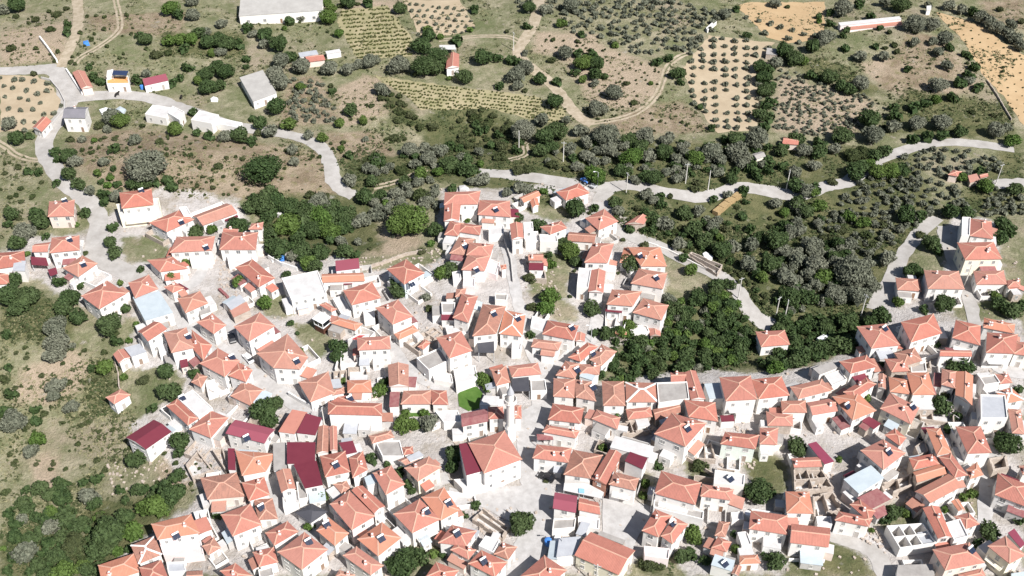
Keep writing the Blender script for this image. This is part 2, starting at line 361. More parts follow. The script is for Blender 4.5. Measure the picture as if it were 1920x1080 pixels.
for i, mt, lb in FIELDS:
    drape('field', gpoly(SAND[i]), M[mt], .05, lb, 2.5, .5)
ROADS = [('dirt_road', 'dirt', "143,-12 147,38 140,70 127,100 114,126", 4.6, 'sandy dirt road running up from the lane junction'),
 ('dirt_track', 'dirt', "214,-12 225,40 219,62 185,88 150,108 140,122", 2.0, 'narrow double dirt track beside the sandy road'),
 ('road', 'road', "-20,134 30,133 70,131 100,131 115,145 125,165 138,188", (5.5, 9), 'pale concrete lane crossing the upper corner'),
 ('road', 'road', "132,185 125,205 108,228 88,252 82,278 95,305 115,335 145,360 170,385 184,410 183,440 176,465 188,485 215,500 245,514 268,530", (6.5, 6), 'winding grey lane down the hill into the village'),
 ('road', 'road', "130,188 165,182 230,178 290,186 330,200 370,212 425,232 475,243 530,251 575,262 605,280 620,310 625,338 640,355 664,366", (6.5, 5), 'grey lane curving past the white blocks and the brown hill'),
 ('road', 'road', "898,324 960,328 1040,340 1090,348 1140,351 1180,347 1250,361 1300,369 1340,366 1380,352 1425,355 1478,366 1510,363 1540,352 1565,346 1592,340 1620,318 1644,302", 5.6, 'grey lane crossing above the village'),
 ('road', 'road', "1640,302 1690,284 1740,271 1790,267 1850,272 1900,279", 5, 'grey lane along the upper olive grove'),
 ('road', 'road', "1148,352 1124,375 1135,400 1150,428 1180,442 1230,460 1270,480 1310,500 1350,518 1382,545 1400,575 1425,600 1455,614", (5, 5.5), 'grey lane dropping beside the wooded gully'),
 ('road', 'road', "1756,408 1722,440 1692,480 1672,520 1652,556 1636,580", 4.6, 'straight grey lane descending through the olives'),
 ('alley', 'road', "1768,425 1772,450 1790,495 1812,540 1824,590 1836,640", 4, 'shaded alley between the upper houses'),
 ('road', 'road', "1862,347 1890,343 1935,342", 5, 'pale lane end beside the concrete post'),
 ('dirt_track', 'dirt', "1012,-12 1005,32 988,68 972,92 978,112 1000,130 1025,150 1050,175 1068,200 1090,222 1112,233", 5, 'sandy track winding between the orchards'),
 ('dirt_track', 'dirt', "1104,232 1160,223 1200,208 1230,180 1243,150 1252,125 1275,106 1300,98", 3.2, 'curved sandy track around the brown slope'),
 ('dirt_track', 'dirt', "822,76 860,72 900,68 955,70 980,84", 3, 'short sandy track above the orange roofed hut'), ('dirt_track', 'dirt', "700,352 740,342 770,330 800,318", 2.6, 'faint dirt track at the lane bend'),
 ('dirt_track', 'dirt', "955,300 985,290 985,272 1000,262", 3, 'short dirt spur by the white post'),
 ('dirt_track', 'dirt', "-12,262 10,275 30,290 60,300 90,300", 3.2, 'dirt spur joining the winding lane'),
 ('alley', 'alley', "262,528 292,548 320,575 342,600 372,628 402,650 432,668 470,700 510,725 545,748 575,768 612,785", (4.5, 5.5), 'pale concrete alley slanting down through the houses'),
 ('alley', 'alley', "402,470 372,520 350,540", 4, 'short alley between the upper orange houses'),
 ('alley', 'alley', "938,432 952,470 960,515 970,560 982,600 990,640 1012,690", 3.6, 'narrow alley dropping down the ridge'),
 ('alley', 'alley', "1012,680 1024,715 1020,750 1008,780 995,815 992,850 1000,890 1008,930 1012,975 1000,1015 980,1050 955,1085", (5, 8), 'broad pale street past the mosque'),
 ('alley', 'alley', "1110,560 1120,600 1105,640 1070,665 1030,700", 3.6, 'alley curving along the old row houses'),
 ('alley', 'alley', "418,600 430,625 452,655", 4, 'alley beside the parked black car'), ('alley', 'alley', "500,855 508,890 518,930 528,965", 3.4, 'narrow alley beside the maroon roofs'),
 ('alley', 'alley', "735,640 745,668 760,690 800,712 840,730", 4.2, 'pale sloping alley below the orange roofs'),
 ('alley', 'alley', "560,1010 640,980 740,925 840,895", 3.6, 'long diagonal alley between two roof rows'), ('alley', 'alley', "840,930 900,935 960,925 1005,925", 5, 'open paving below the mosque'),
 ('alley', 'alley', "1050,700 1100,745 1180,765 1280,760 1400,760 1500,720", 3.2, 'alley under the row of hipped roofs'),
 ('alley', 'alley', "1840,640 1870,690 1920,700", 4, 'paved corner beside the round dark tree'),
 ('dirt_track', 'road', "1548,1000 1580,1012 1615,1022 1648,1046 1664,1090", (3, 5), 'dirt lane beside the roofless building'), ('alley', 'alley', "1868,840 1855,880 1850,920 1846,970 1840,990", 3.4, 'narrow pale path between the lower houses')]
for nm, mt, s, wd, lb in ROADS:
    if nm == 'dirt_track' and not isinstance(wd, tuple) and wd <= 3.4:
        for o_ in (-.85, .85): drape(nm, strip_ring(P(s), 1.0, o_), M[mt], .07, lb, 2.0, .12)
        continue
    drape(nm, strip_ring(P(s), wd), M[mt], .12 if nm == 'alley' else .09 if nm != 'dirt_track' else .07, lb, 2.0, .3)
drape('plaza', gpoly("880,915 930,925 1000,905 1030,900 1030,960 1015,1000 960,980 900,950"), M['alley'], .16, 'pale paved square below the mosque', 2.5, .2)
drape('yard', gpoly("955,780 970,775 1018,748 1024,780 1005,830 975,835 960,810"), M['alley'], .17, 'pale concrete yard beside the minaret', 2.5, .2)
drape('yard', gpoly("1130,935 1210,945 1245,960 1200,1000 1185,1030 1130,1010"), M['alley'], .17, 'pale empty yard between the lower houses', 2.5, .2)
drape('lawn', gpoly([T('32', *q) for q in P("1520,800 1560,745 1660,738 1700,800 1670,900 1590,932 1530,885")]), M['lawn'], .18, 'bright green lawn of the minaret garden', 2, .3)
drape('lawn', gpoly([T('32', *q) for q in P("1085,925 1312,920 1312,965 1110,975")]), M['lawn'], .18, 'green strip in front of the long tiled row house', 2, .2)
# ------------------------------------------------------------ buildings
def win_mesh(wd, ht, name):
    b = MB(); t = .09
    b.box(-wd/2, -.03, -ht/2, -wd/2 + t, .05, ht/2, 0); b.box(wd/2 - t, -.03, -ht/2, wd/2, .05, ht/2, 0)
    b.box(-wd/2 + t, -.03, ht/2 - t, wd/2 - t, .05, ht/2, 0); b.box(-wd/2 - .06, -.03, -ht/2 - .06, wd/2 + .06, .12, -ht/2 + .03, 0)
    b.box(-.03, -.02, -ht/2 + .03, .03, .04, ht/2 - t, 0)
    b.box(-wd/2 + t, -.03, -ht/2 + .03, -.03, .012, ht/2 - t, 1); b.box(.03, -.03, -ht/2 + .03, wd/2 - t, .012, ht/2 - t, 1)
    return mesh(name, b.v, b.f, [M['frame'], M['glass']], b.i)
WIN = [win_mesh(1.0, 1.3, 'window'), win_mesh(1.4, 1.3, 'window'), win_mesh(.8, 1.2, 'window')]
db = MB(); db.box(-.55, -.03, 0, -.45, .07, 2.15, 1); db.box(.45, -.03, 0, .55, .07, 2.15, 1); db.box(-.45, -.03, 2.05, .45, .07, 2.15, 1); db.box(-.45, -.03, 0, .45, .03, 2.05, 0)
DOOR = mesh('door', db.v, db.f, [M['wood'], M['frame']], db.i)
cb = MB(); cb.box(-.3, -.3, -1.2, .3, .3, .8, 0); cb.box(-.38, -.38, .8, .38, .38, .9, 1); cb.box(-.2, -.2, .9, .2, .2, 1.05, 0)
CHIM = mesh('chimney', cb.v, cb.f, [WALL['w'], M['or']], cb.i)
hb = MB()
for x in (-.9, .9):
    hb.tube([(x, .55, -1.0), (x, .55, 1.0)], .04, 4); hb.tube([(x, -.85, -1.0), (x, -.85, .12)], .04, 4); hb.tube([(x, .55, .9), (x, -.85, .1)], .03, 4)
STAND = mesh('solar_heater', hb.v, hb.f, M['steel'])
tb = MB(); tb.tube([(-1.05, .62, 1.2), (-.98, .62, 1.2), (.98, .62, 1.2), (1.05, .62, 1.2)], [.2, .32, .32, .2], 10)
TANK = mesh('tank', tb.v, tb.f, M['white'], smooth=False)
pb = MB()
for x in (-1.0, .04):
    c = [(x, -.9, .1), (x + .96, -.9, .1), (x + .96, .5, .95), (x, .5, .95)]
    pb.add([(p[0], p[1], p[2] - .05) for p in c] + [(p[0], p[1], p[2] + .05) for p in c], [(3, 2, 1, 0), (4, 5, 6, 7), (0, 1, 5, 4), (1, 2, 6, 5), (2, 3, 7, 6), (3, 0, 4, 7)])
PANEL = mesh('panel', pb.v, pb.f, M['panel'])
FOOT = []; HOUSES = []          # (root, [blocks]) for finding the roof under a pixel
def ccw(q):
    a = sum(q[i][0] * q[(i + 1) % len(q)][1] - q[(i + 1) % len(q)][0] * q[i][1] for i in range(len(q)))
    return q if a > 0 else q[::-1]
def inset(ring, d):
    n = len(ring); out = []
    for i in range(n):
        p0, p1, p2 = Vector(ring[i - 1]), Vector(ring[i]), Vector(ring[(i + 1) % n])
        e1 = (p1 - p0).normalized(); e2 = (p2 - p1).normalized()
        n1 = Vector((-e1.y, e1.x)); n2 = Vector((-e2.y, e2.x)); k = 1 + n1.dot(n2)
        out.append(p1 + (n1 + n2) * (d / max(k, .35)))
    return out
TILE = {'or', 'pk', 'ol', 'or2', 'or3'}
def roof_parts(ring, kind, pitch):
    """faces of a pitched roof over a counter-clockwise ring -> (ridge points, faces as index lists into ring + ridge, heights)"""
    n = len(ring); R_ = [Vector(p) for p in ring]
    if n == 4:
        l1 = (R_[1] - R_[0]).length + (R_[3] - R_[2]).length; l2 = (R_[2] - R_[1]).length + (R_[0] - R_[3]).length
        sw = l1 < l2
        if kind.endswith('x'): sw = not sw
        if sw: R_ = R_[1:] + R_[:1]; l1, l2 = l2, l1
        W, L = l2 / 2, l1 / 2
        m0 = (R_[3] + R_[0]) / 2; m1 = (R_[1] + R_[2]) / 2; ax = (m1 - m0)
        ins = 0 if kind.startswith('gable') else min(W * .5, L * .47)
        r0 = m0 + ax.normalized() * ins; r1 = m1 - ax.normalized() * ins
        if (r1 - r0).length < 1.0: c = (r0 + r1) / 2; r0 = c - ax.normalized() * .4; r1 = c + ax.normalized() * .4
        hgt = pitch * W / 2
        F = [(0, 1, 5, 4), (2, 3, 4, 5), (1, 2, 5), (3, 0, 4)]
        hips = [(0, 4), (1, 5), (2, 5), (3, 4), (4, 5)] if ins else [(4, 5)]
        return R_, [r0, r1], hgt, F, hips
    c = sum(R_, Vector((0, 0))) / n
    hgt = pitch * min((c - (R_[i] + R_[(i + 1) % n]) / 2).length for i in range(n))
    return R_, [c], hgt, [(i, (i + 1) % n, n) for i in range(n)], [(i, n) for i in range(n)]
def roof_z(bl, x, y):
    ring, h, kind, pitch, hgt = bl['ring'], bl['h'], bl['kind'], bl['pitch'], bl['hgt']
    if not pitch: return h
    d = 1e9; p = Vector((x, y)); n = len(ring)
    for i in range(n):
        if n == 4 and kind.startswith('gable') and i in (1, 3): continue
        a, c = Vector(ring[i]), Vector(ring[(i + 1) % n]); e = (c - a).normalized()
        d = min(d, (p - a).dot(Vector((-e.y, e.x))))
    return h + .12 + max(0, min(hgt, d * pitch))
def block(root, tile, pts, h, kind, mat, wall, z0=None, capm=None, wins=True):
    px = [T(tile, *p) for p in P(pts)]; cx = sum(p[0] for p in px) / len(px); cy = sum(p[1] for p in px) / len(px)
    if z0 is None:
        c = at(cx, cy, h); z0 = c.z - h
    W = ccw([Vector(plane(x, y, z0 + h)) for x, y in px])
    if len(W) == 4:
        c = sum(W, Vector((0, 0))) / 4; a = (W[1] + W[2] - W[0] - W[3]) / 4; b_ = (W[2] + W[3] - W[0] - W[1]) / 4
        G = [c - a - b_, c + a - b_, c + a + b_, c - a + b_]; W = [g * .6 + q * .4 for g, q in zip(G, W)]
    if root is None:
        ctr = sum(W, Vector((0, 0))) / len(W); root = ('new', Vector((ctr.x, ctr.y, z0)))
    return W, z0, root
def build_house(nm, label, cat, tile, blocks, group=None):
    """blocks: list of (points, wall height, roof kind, roof material, wall material, options)"""
    root = None; info = []; vr = rnd.random() if nm != 'mosque' else .5
    zmin = None
    for k, (pts, h, kind, mat, wall, opt) in enumerate(blocks):
        W, z0, r = block(None, tile, pts, h, kind, mat, wall)
        if root is None:
            base = r[1]; root = empty(nm, base); tag(root, label, cat, group); bz = z0
        if mat == 'or' and kind not in ('sheet', 'canopy'): mat = 'or2' if vr < .22 else 'or3' if vr > .78 else 'or'
        ring = [p - base.xy for p in W]; dz = z0 - base.z
        tiled = mat in TILE; flat = kind == 'flat'; sheet = kind in ('sheet', 'canopy')
        wr = ring if flat else inset(ring, .12 if sheet else .32)
        zlo = min(float(hz(p.x, p.y)) for p in W) - base.z - .6
        wm = WALL[wall]; top = dz + h
        b = MB(); n = len(wr)
        if kind == 'canopy':
            for p in wr: b.tube([(p.x, p.y, zlo), (p.x, p.y, top)], .09, 6)
            wallo = b.build('post', [M['steel']], root)
        elif flat:
            inn = inset(ring, .22); pz = top + .38
            v = [(p.x, p.y, zlo) for p in wr] + [(p.x, p.y, pz) for p in wr] + [(p.x, p.y, pz) for p in inn] + [(p.x, p.y, top) for p in inn]
            f = []
            for i in range(n):
                j = (i + 1) % n
                f += [(i, j, n + j, n + i), (n + i, n + j, 2 * n + j, 2 * n + i), (2 * n + i, 2 * n + j, 3 * n + j, 3 * n + i)]
            b.add(v, f); wallo = b.build('wall', wm, root)
            b = MB(); b.add([(p.x, p.y, top + .01) for p in inn], [tuple(range(n))])
            rf = b.build('roof', M[mat], root)
        else:
            b.prism([(p.x, p.y) for p in wr], zlo, top, cap=False)
            if kind.startswith('gable') or kind.startswith('hip'):
                b.add([(p.x, p.y, top) for p in wr], [tuple(range(n))])
            wallo = b.build('wall', wm, root)
        pitch = opt.get('pitch', .36) if not (flat or sheet) else 0; hgt = 0
        if sheet:
            b = MB(); tl = opt.get('tilt', .05)
            ys_ = [p.y for p in ring]; y0, y1 = min(ys_), max(ys_)
            v = [(p.x, p.y, top + tl * (p.y - y0)) for p in ring] + [(p.x, p.y, top + .12 + tl * (p.y - y0)) for p in ring]
            f = [(i, (i + 1) % n, n + (i + 1) % n, n + i) for i in range(n)] + [tuple(range(n - 1, -1, -1)), tuple(range(n, 2 * n))]
            b.add(v, f); rf = b.build('roof', M[mat], root)
            if tl and kind == 'sheet':           # close the wall up to the sloping sheet
                b = MB(); v = [(p.x, p.y, top - .01) for p in wr] + [(p.x, p.y, top + tl * (p.y - y0) - .01) for p in wr]
                b.add(v, [(i, (i + 1) % n, n + (i + 1) % n, n + i) for i in range(n)])
                w2 = b.build('wall_top', wm, wallo)
        elif pitch:
            ring2, rid, hgt, F, hips = roof_parts(ring, kind, pitch); n2 = len(ring2); th = .13
            ze = top + th
            hts = [ze] * n2 + [ze + hgt] * len(rid); pts3 = [(p.x, p.y, z) for p, z in zip(ring2 + rid, hts)]
            v = pts3 + [(p.x, p.y, top + .005) for p in ring2]; nb = len(pts3)
            f = list(F) + [(nb + i, nb + (i + 1) % n2, (i + 1) % n2, i) for i in range(n2)] + [tuple(nb + i for i in range(n2 - 1, -1, -1))]
            if kind.startswith('gable'):          # gable ends belong to the wall
                f = [q for q in f if not (len(q) == 3)]
                for q in ((1, 2, 5), (3, 0, 4)): f.append(q)
            me = mesh('roof', v, f, [M[mat], wm], [1 if (kind.startswith('gable') and len(q) == 3) else 0 for q in f])
            uvl = me.uv_layers.new(name='roof')
            for poly in me.polygons:
                vi = list(poly.vertices); a = Vector(v[vi[0]]); e = (Vector(v[vi[1]]) - a)
                e = Vector((e.x, e.y, 0)); e = e.normalized() if e.length > 1e-6 else Vector((1, 0, 0)); nn = poly.normal; s = nn.cross(e)
                for li, q in zip(poly.loop_indices, vi):
                    d = Vector(v[q]) - a; uvl.data[li].uv = (d.dot(e), d.dot(s))
            rf = link('roof', me, root)
            if tiled or capm_of(opt):
                b = MB()
                for i, j in hips: b.bar(Vector(pts3[i]) + Vector((0, 0, -.02)), Vector(pts3[j]) + Vector((0, 0, -.02)), opt.get('cw', .36), .12)
                b.build('ridge_cap', M[opt.get('cap', 'cap')], rf)
        # windows and a door on the walls that can be seen
        pane = opt.get('win', 1 if h >= 2.9 and wall != 's' else 0)
        if pane and kind != 'canopy':
            st = max(1, int(round(h / 3.0))); sh = h / st; doored = False
            for i in range(n):
                a, c = wr[i], wr[(i + 1) % n]; e = c - a; L = e.length; nrm = Vector((e.y, -e.x)).normalized()
                mid = (a + c) / 2 + base.xy
                if L < 1.9 or nrm.dot(-mid.normalized()) < -.25: continue
                num = max(1, min(5, int((L - .8) / rnd.uniform(2.3, 3.1)))); ang = math.atan2(nrm.y, nrm.x) - math.pi / 2
                side = nrm.dot(-mid.normalized()) < .35
                for s in range(st):
                    kd = rnd.choice((0, 0, 1, 2))
                    for j in range(num):
                        if side and rnd.random() < .5: continue
                        t = (j + .5) / num; q = a.lerp(c, t) + nrm * .015
                        z = dz + s * sh + min(1.65, sh * .58)
                        if float(hz(q.x + base.x, q.y + base.y)) - base.z > z - .75: continue
                        if s == 0 and not doored and not side and (j == num // 2):
                            zz = max(dz, float(hz(q.x + base.x, q.y + base.y)) - base.z); doored = True
                            if zz + 2.2 < dz + h: link('door', DOOR, root, (q.x, q.y, zz), ang)
                        elif z + .75 < dz + h: link('window', WIN[kd], root, (q.x, q.y, z), ang)
        if opt.get('bal') or (pitch and h >= 5.3 and opt.get('win', 1) and mat != 'mr' and rnd.random() < .22 and not opt.get('nobal')):                        # a balcony along the wall that faces the camera most
            best = max(range(n), key=lambda i: Vector(((wr[(i + 1) % n] - wr[i]).y, -(wr[(i + 1) % n] - wr[i]).x)).normalized().dot(-(wr[i] + base.xy).normalized()))
            a, c = wr[best], wr[(best + 1) % n]; e = c - a; nn = Vector((e.y, -e.x)).normalized(); zb = dz + h / 2
            p0 = a.lerp(c, .12); p1 = a.lerp(c, .88); b = MB()
            q = [p0 + nn * .01, p1 + nn * .01, p1 + nn * 1.3, p0 + nn * 1.3]
            b.prism([(p.x, p.y) for p in ccw(q)], zb - .1, zb + .05); sl_ = b.build('balcony', wm, root)
            b = MB()
            for u in (q[3], q[2]): b.tube([(u.x, u.y, zb + .05), (u.x, u.y, zb + 1.0)], .03, 4)
            for s0, s1 in ((q[0], q[3]), (q[3], q[2]), (q[2], q[1])):
                for zz in (.35, .68, 1.0): b.tube([(s0.x, s0.y, zb + zz), (s1.x, s1.y, zb + zz)], .025, 4)
            b.build('railing', M['steel'], sl_)
        bl = dict(ring=ring2 if pitch else ring, h=top, kind=kind, pitch=pitch, hgt=hgt, base=base, roof=rf); info.append(bl)
        if pitch and opt.get('chim', 1 if (h >= 4 and rnd.random() < .6) else 0):
            for _ in range(int(opt.get('chim', 1))):
                i = rnd.randrange(len(ring)); q = rid[0].lerp(rid[-1], rnd.random()).lerp(ring2[i], rnd.uniform(.2, .5))
                link('chimney', CHIM, rf, (q.x, q.y, roof_z(bl, q.x, q.y)), rnd.uniform(-.2, .2))
    HOUSES.append((root, info)); FOOT.extend([[tuple(Vector(q) + base.xy) for q in bl['ring']] for bl in info]); return root
def capm_of(opt): return opt.get('cap')
def solar(tile, x, y, az=None, panel=True):
    gx, gy = T(tile, x, y); best = None
    for root, info in HOUSES:
        for bl in info:
            z = bl['base'].z + bl['h'] + .5
            for _ in range(3):
                X, Y = plane(gx, gy, z); z = bl['base'].z + roof_z(bl, X - bl['base'].x, Y - bl['base'].y) + .7
            p = Vector((X, Y)) - bl['base'].xy; n = len(bl['ring']); d = 1e9
            for i in range(n):
                a, c = Vector(bl['ring'][i]), Vector(bl['ring'][(i + 1) % n]); e = (c - a).normalized(); d = min(d, (p - a).dot(Vector((-e.y, e.x))))
            if best is None or (min(d, .6), z) > best[0]: best = ((min(d, .6), z), root, bl, p, z - .7)
    _, root, bl, p, z = best
    s = link('solar_heater', STAND, root, (p.x, p.y, z - bl['base'].z), R(38 if az is None else az), .8)
    link('tank', TANK, s); link('panel', PANEL, s)

_CV = {}
def covered(X, Y):
    X = np.atleast_1d(np.asarray(X, float)); Y = np.atleast_1d(np.asarray(Y, float)); o = np.zeros(X.shape, bool)
    src = PAVED[len(FIELDS):] + FOOT
    if _CV.get('n') != len(src):
        b = [(np.min(p, axis=0), np.max(p, axis=0)) for p in src[_CV.get('n', 0):]]
        _CV['lo'] = np.array([q[0] for q in b]) if 'lo' not in _CV else np.concatenate([_CV['lo'], [q[0] for q in b]])
        _CV['hi'] = np.array([q[1] for q in b]) if 'hi' not in _CV else np.concatenate([_CV['hi'], [q[1] for q in b]])
        _CV['n'] = len(src)
    mn = np.array([X.min(), Y.min()]); mx = np.array([X.max(), Y.max()])
    for k in np.nonzero(((_CV['lo'] < mx) & (_CV['hi'] > mn)).all(1))[0]:
        lo, hi = _CV['lo'][k], _CV['hi'][k]; m_ = (X > lo[0]) & (X < hi[0]) & (Y > lo[1]) & (Y < hi[1])
        if m_.any(): o[m_] |= inpoly(X[m_], Y[m_], src[k])
    return o if len(o) > 1 else bool(o[0])
def annexes():
    """porches, lean-tos and yard walls that lean on the houses, wherever the ground beside a house is free"""
    g = random.Random(21)
    for root, info in list(HOUSES):
        if root.name.split('.')[0] in ('barn', 'hut', 'stable', 'water_trough', 'garden_shelter', 'carport', 'lean_to', 'gazebo', 'terrace', 'unfinished_house', 'mosque'): continue
        bl = info[0]; base = bl['base']; ring = [Vector(p) + base.xy for p in bl['ring']]; n = len(ring); made = 0
        if bl['h'] < 2.7: continue
        zf = base.z + bl['h'] - round(bl['h'])
        order = list(range(n)); g.shuffle(order)
        for i in order * 4:
            if made >= 5: break
            a, c = ring[i], ring[(i + 1) % n]; e = c - a; L = e.length
            if L < 3.2: continue
            e = e / L; nn = Vector((e.y, -e.x)); wall_only = g.random() < .4
            wd = g.uniform(1.7, min(L, 5)) if not wall_only else g.uniform(3.0, L); dp = g.uniform(1.4, 3.2) if not wall_only else g.uniform(2.5, 5)
            s = g.uniform(0, L - wd); p0 = a + e * s - nn * .3; q = [p0 + nn * .02, p0 + nn * dp, p0 + e * wd + nn * dp, p0 + e * wd + nn * .02]
            tx = [u for k in range(5) for u in (p0 + nn * (.45 + (dp - .3) * k / 4) + e * wd * t for t in (0, .33, .66, 1))]
            if np.any(covered([u.x for u in tx], [u.y for u in tx])): continue
            px_, py_, _ = proj(np.array([u.x for u in q]), np.array([u.y for u in q]), np.full(4, base.z))
            if not inpoly(px_, py_, VILLAGE).all(): continue
            made += 1; FOOT.append([tuple(u) for u in q]); lo = [u - base.xy for u in ccw(q)]
            zl = min(float(hz(u.x, u.y)) for u in q) - base.z - .4; zg = float(hz(*((q[1] + q[2]) / 2))) - base.z
            if wall_only:
                b = MB(); hh = zg + g.uniform(1.0, 1.9); r_ = [u - base.xy for u in q]; t = .22
                for u, v in ((r_[0], r_[1]), (r_[1], r_[2]), (r_[2], r_[3])):
                    d = (v - u).normalized(); m_ = Vector((-d.y, d.x)) * t / 2
                    b.prism([tuple(k) for k in ccw([u - m_ - d * .1, v - m_ + d * .1, v + m_ + d * .1, u + m_ - d * .1])], zl, hh + g.uniform(0, .02))
                b.build('yard_wall', WALL[g.choice('wwwsg')], root); continue
            hh = zg + g.uniform(2.2, 2.9)
            if hh > bl['h'] - .3: hh = bl['h'] - .35
            b = MB(); b.prism([(u.x, u.y) for u in lo], zl, hh, cap=False); kind = g.choice(('flat', 'flat', 'flat', 'sheet', 'tile')); wo = b.build('annex', WALL[g.choice('wwwwsgp')], root)
            ov = 0 if kind == 'flat' else .18; out = inset([tuple(u) for u in lo], -ov) if ov else lo
            b = MB(); rise = 0 if kind == 'flat' else .5
            far = [1 if (u - (p0 - base.xy)).dot(nn) > dp / 2 else 0 for u in out]; k4 = len(out)
            v = [(u.x, u.y, hh + (0 if far[k] else rise)) for k, u in enumerate(out)] + [(u.x, u.y, hh + .14 + (0 if far[k] else rise)) for k, u in enumerate(out)]
            b.add(v, [(k, (k + 1) % k4, k4 + (k + 1) % k4, k4 + k) for k in range(k4)] + [tuple(range(k4 - 1, -1, -1)), tuple(range(k4, 2 * k4))])
            b.build('annex_roof', M['wf' if kind == 'flat' and g.random() < .7 else 'cf' if kind == 'flat' else g.choice(('gm', 'mr', 'rust', 'bm')) if kind == 'sheet' else g.choice(('or', 'pk', 'ol'))], wo)
            if dp > 1.9 and nn.dot(-a.normalized()) > 0:
                m_ = (q[1] + q[2]) / 2 - base.xy + nn * .015; link('window', WIN[2], root, (m_.x, m_.y, hh - 1.0), math.atan2(nn.y, nn.x) - math.pi / 2)
# ------------------------------------------------------------ every building: tile of the photograph, label, blocks read off the enlarged tile
def H(nm, tile, label, *bl):
    bl = [(q + ({},))[:6] for q in bl]
    return build_house(nm, label, nm.replace('_', ' '), tile, bl)
B1 = {'bal': 1}; N0 = {'win': 0}
# --- far slope
H('shed', '11', 'long orange tiled shed with a pale forecourt at the top lane junction', ("540,545 638,535 695,655 612,668", 2.8, 'gable', 'or', 'p'))
H('house', '11', 'white house with an orange deck roof and a navy panel canopy', ("800,580 962,572 972,632 800,632", 3.2, 'flat', 'ot', 'w'), ("850,530 965,532 948,568 842,560", 5.6, 'canopy', 'nv', 'w', {'tilt': 0}), ("806,535 850,525 845,565 800,580", 4.2, 'flat', 'wf', 'w', N0))
H('house', '11', 'low white house with a pinkish red sheet roof and dark skylight', ("1072,602 1246,570 1266,612 1082,645", 3, 'sheet', 'mg', 'w', {'tilt': .12}))
H('house', '11', 'two-storey white house with a dark slate grey roof by the lane', ("508,805 662,805 642,888 466,885", 6, 'gable', 'dg', 'w', {'chim': 1}))
H('house', '11', 'small white house with one orange gable below the sandy orchard', ("322,878 385,910 315,990 240,960", 3, 'gable', 'or', 'w'))
H('unfinished_house', '11', 'wide white flat-roofed shell with stepped walls beside the curving lane', ("1085,858 1150,793 1290,812 1248,895", 3.2, 'flat', 'wf', 'w'), ("1262,850 1295,802 1385,842 1345,908", 3.8, 'flat', 'wf', 'w'))
H('unfinished_house', '11', 'boxy white flat-roofed building east of the stepped white shell', ("1430,905 1500,832 1640,868 1590,930", 4.4, 'flat', 'wf', 'w'))
H('unfinished_house', '11', 'long low white annexe beside the boxy white flat-roofed building', ("1592,925 1652,890 1812,925 1800,965", 2.6, 'flat', 'wf', 'w'))
H('barn', '12', 'huge pale grey barn roof over a white wall at the top edge', ("-115,15 505,-40 490,92 -125,118", 4.2, 'sheet', 'bg', 'w', {'tilt': .1}))
H('barn', '12', 'square grey flat-roofed barn below the sloping brown field', ("-122,592 55,545 155,700 -20,768", 3, 'sheet', 'bg', 'w', {'tilt': .04}))
H('house', '12', 'small orange roofed hut with a grey lean-to behind olive trees', ("352,425 500,412 518,450 395,468", 2.6, 'gable', 'or', 'p'), ("318,400 452,382 470,408 330,432", 2.9, 'sheet', 'gm', 'w'))
H('garden_shelter', '12', 'long white plank shelter beside the vineyard corner', ("520,388 625,372 640,392 530,408", 2.2, 'sheet', 'wf', 'w', N0))
H('house', '12', 'peach orange gabled hut with an arched front by the dark poplars', ("1440,402 1520,412 1528,500 1420,522", 3.2, 'gable', 'or', 'w'))
H('carport', '12', 'white canopy behind the peach orange gabled hut', ("1375,340 1490,338 1502,372 1380,372", 3, 'canopy', 'wf', 'w', {'tilt': 0}))
H('water_trough', '13', 'long narrow white trough lying at the olive orchard corner', ("1455,215 1520,155 1536,168 1465,230", 1.1, 'flat', 'wf', 'w', N0))
H('stable', '14', 'long pink and white stable row at the top edge', ("525,172 985,128 1000,148 545,196", 1.5, 'sheet', 'wf', 'k', {'tilt': .03, 'win': 0}), ("610,204 1000,160 1010,188 615,224", .5, 'sheet', 'pk', 'k', {'tilt': 0}))
H('hut', '14', 'tiny white hut above the orange sandy field', ("1188,48 1225,46 1222,76 1190,78", 2.4, 'sheet', 'wf', 'w', N0))
H('hut', '14', 'small orange roofed hut under the dotted grey orchard', ("118,1030 232,1052 228,1085 105,1082", 2.4, 'gable', 'or', 'p', N0))
H('hut', '14', 'pale grey ruined shed roof beside the dark hedge', ("-10,365 82,372 70,415 -15,408", 2, 'sheet', 'cf', 's', N0))
H('hut', '23', 'little pale hut with a grey cap roof among olive trees', ("1792,78 1872,58 1902,92 1838,118", 2.6, 'gable', 'cf', 'c', N0))
H('house', '24', 'small orange hipped house buried in the grove', ("1345,232 1392,195 1450,210 1425,245", 2.8, 'hip', 'or', 'p'))
H('hut', '24', 'pale ruined roof slab next to the orange house in the grove', ("1500,240 1560,230 1592,268 1512,295", 2, 'sheet', 'pk', 's', N0))
H('hut', '24', 'tiny reddish roof east of the pale slab in the grove', ("1575,236 1640,216 1652,245 1595,255", 2.2, 'gable', 'or', 's', N0))
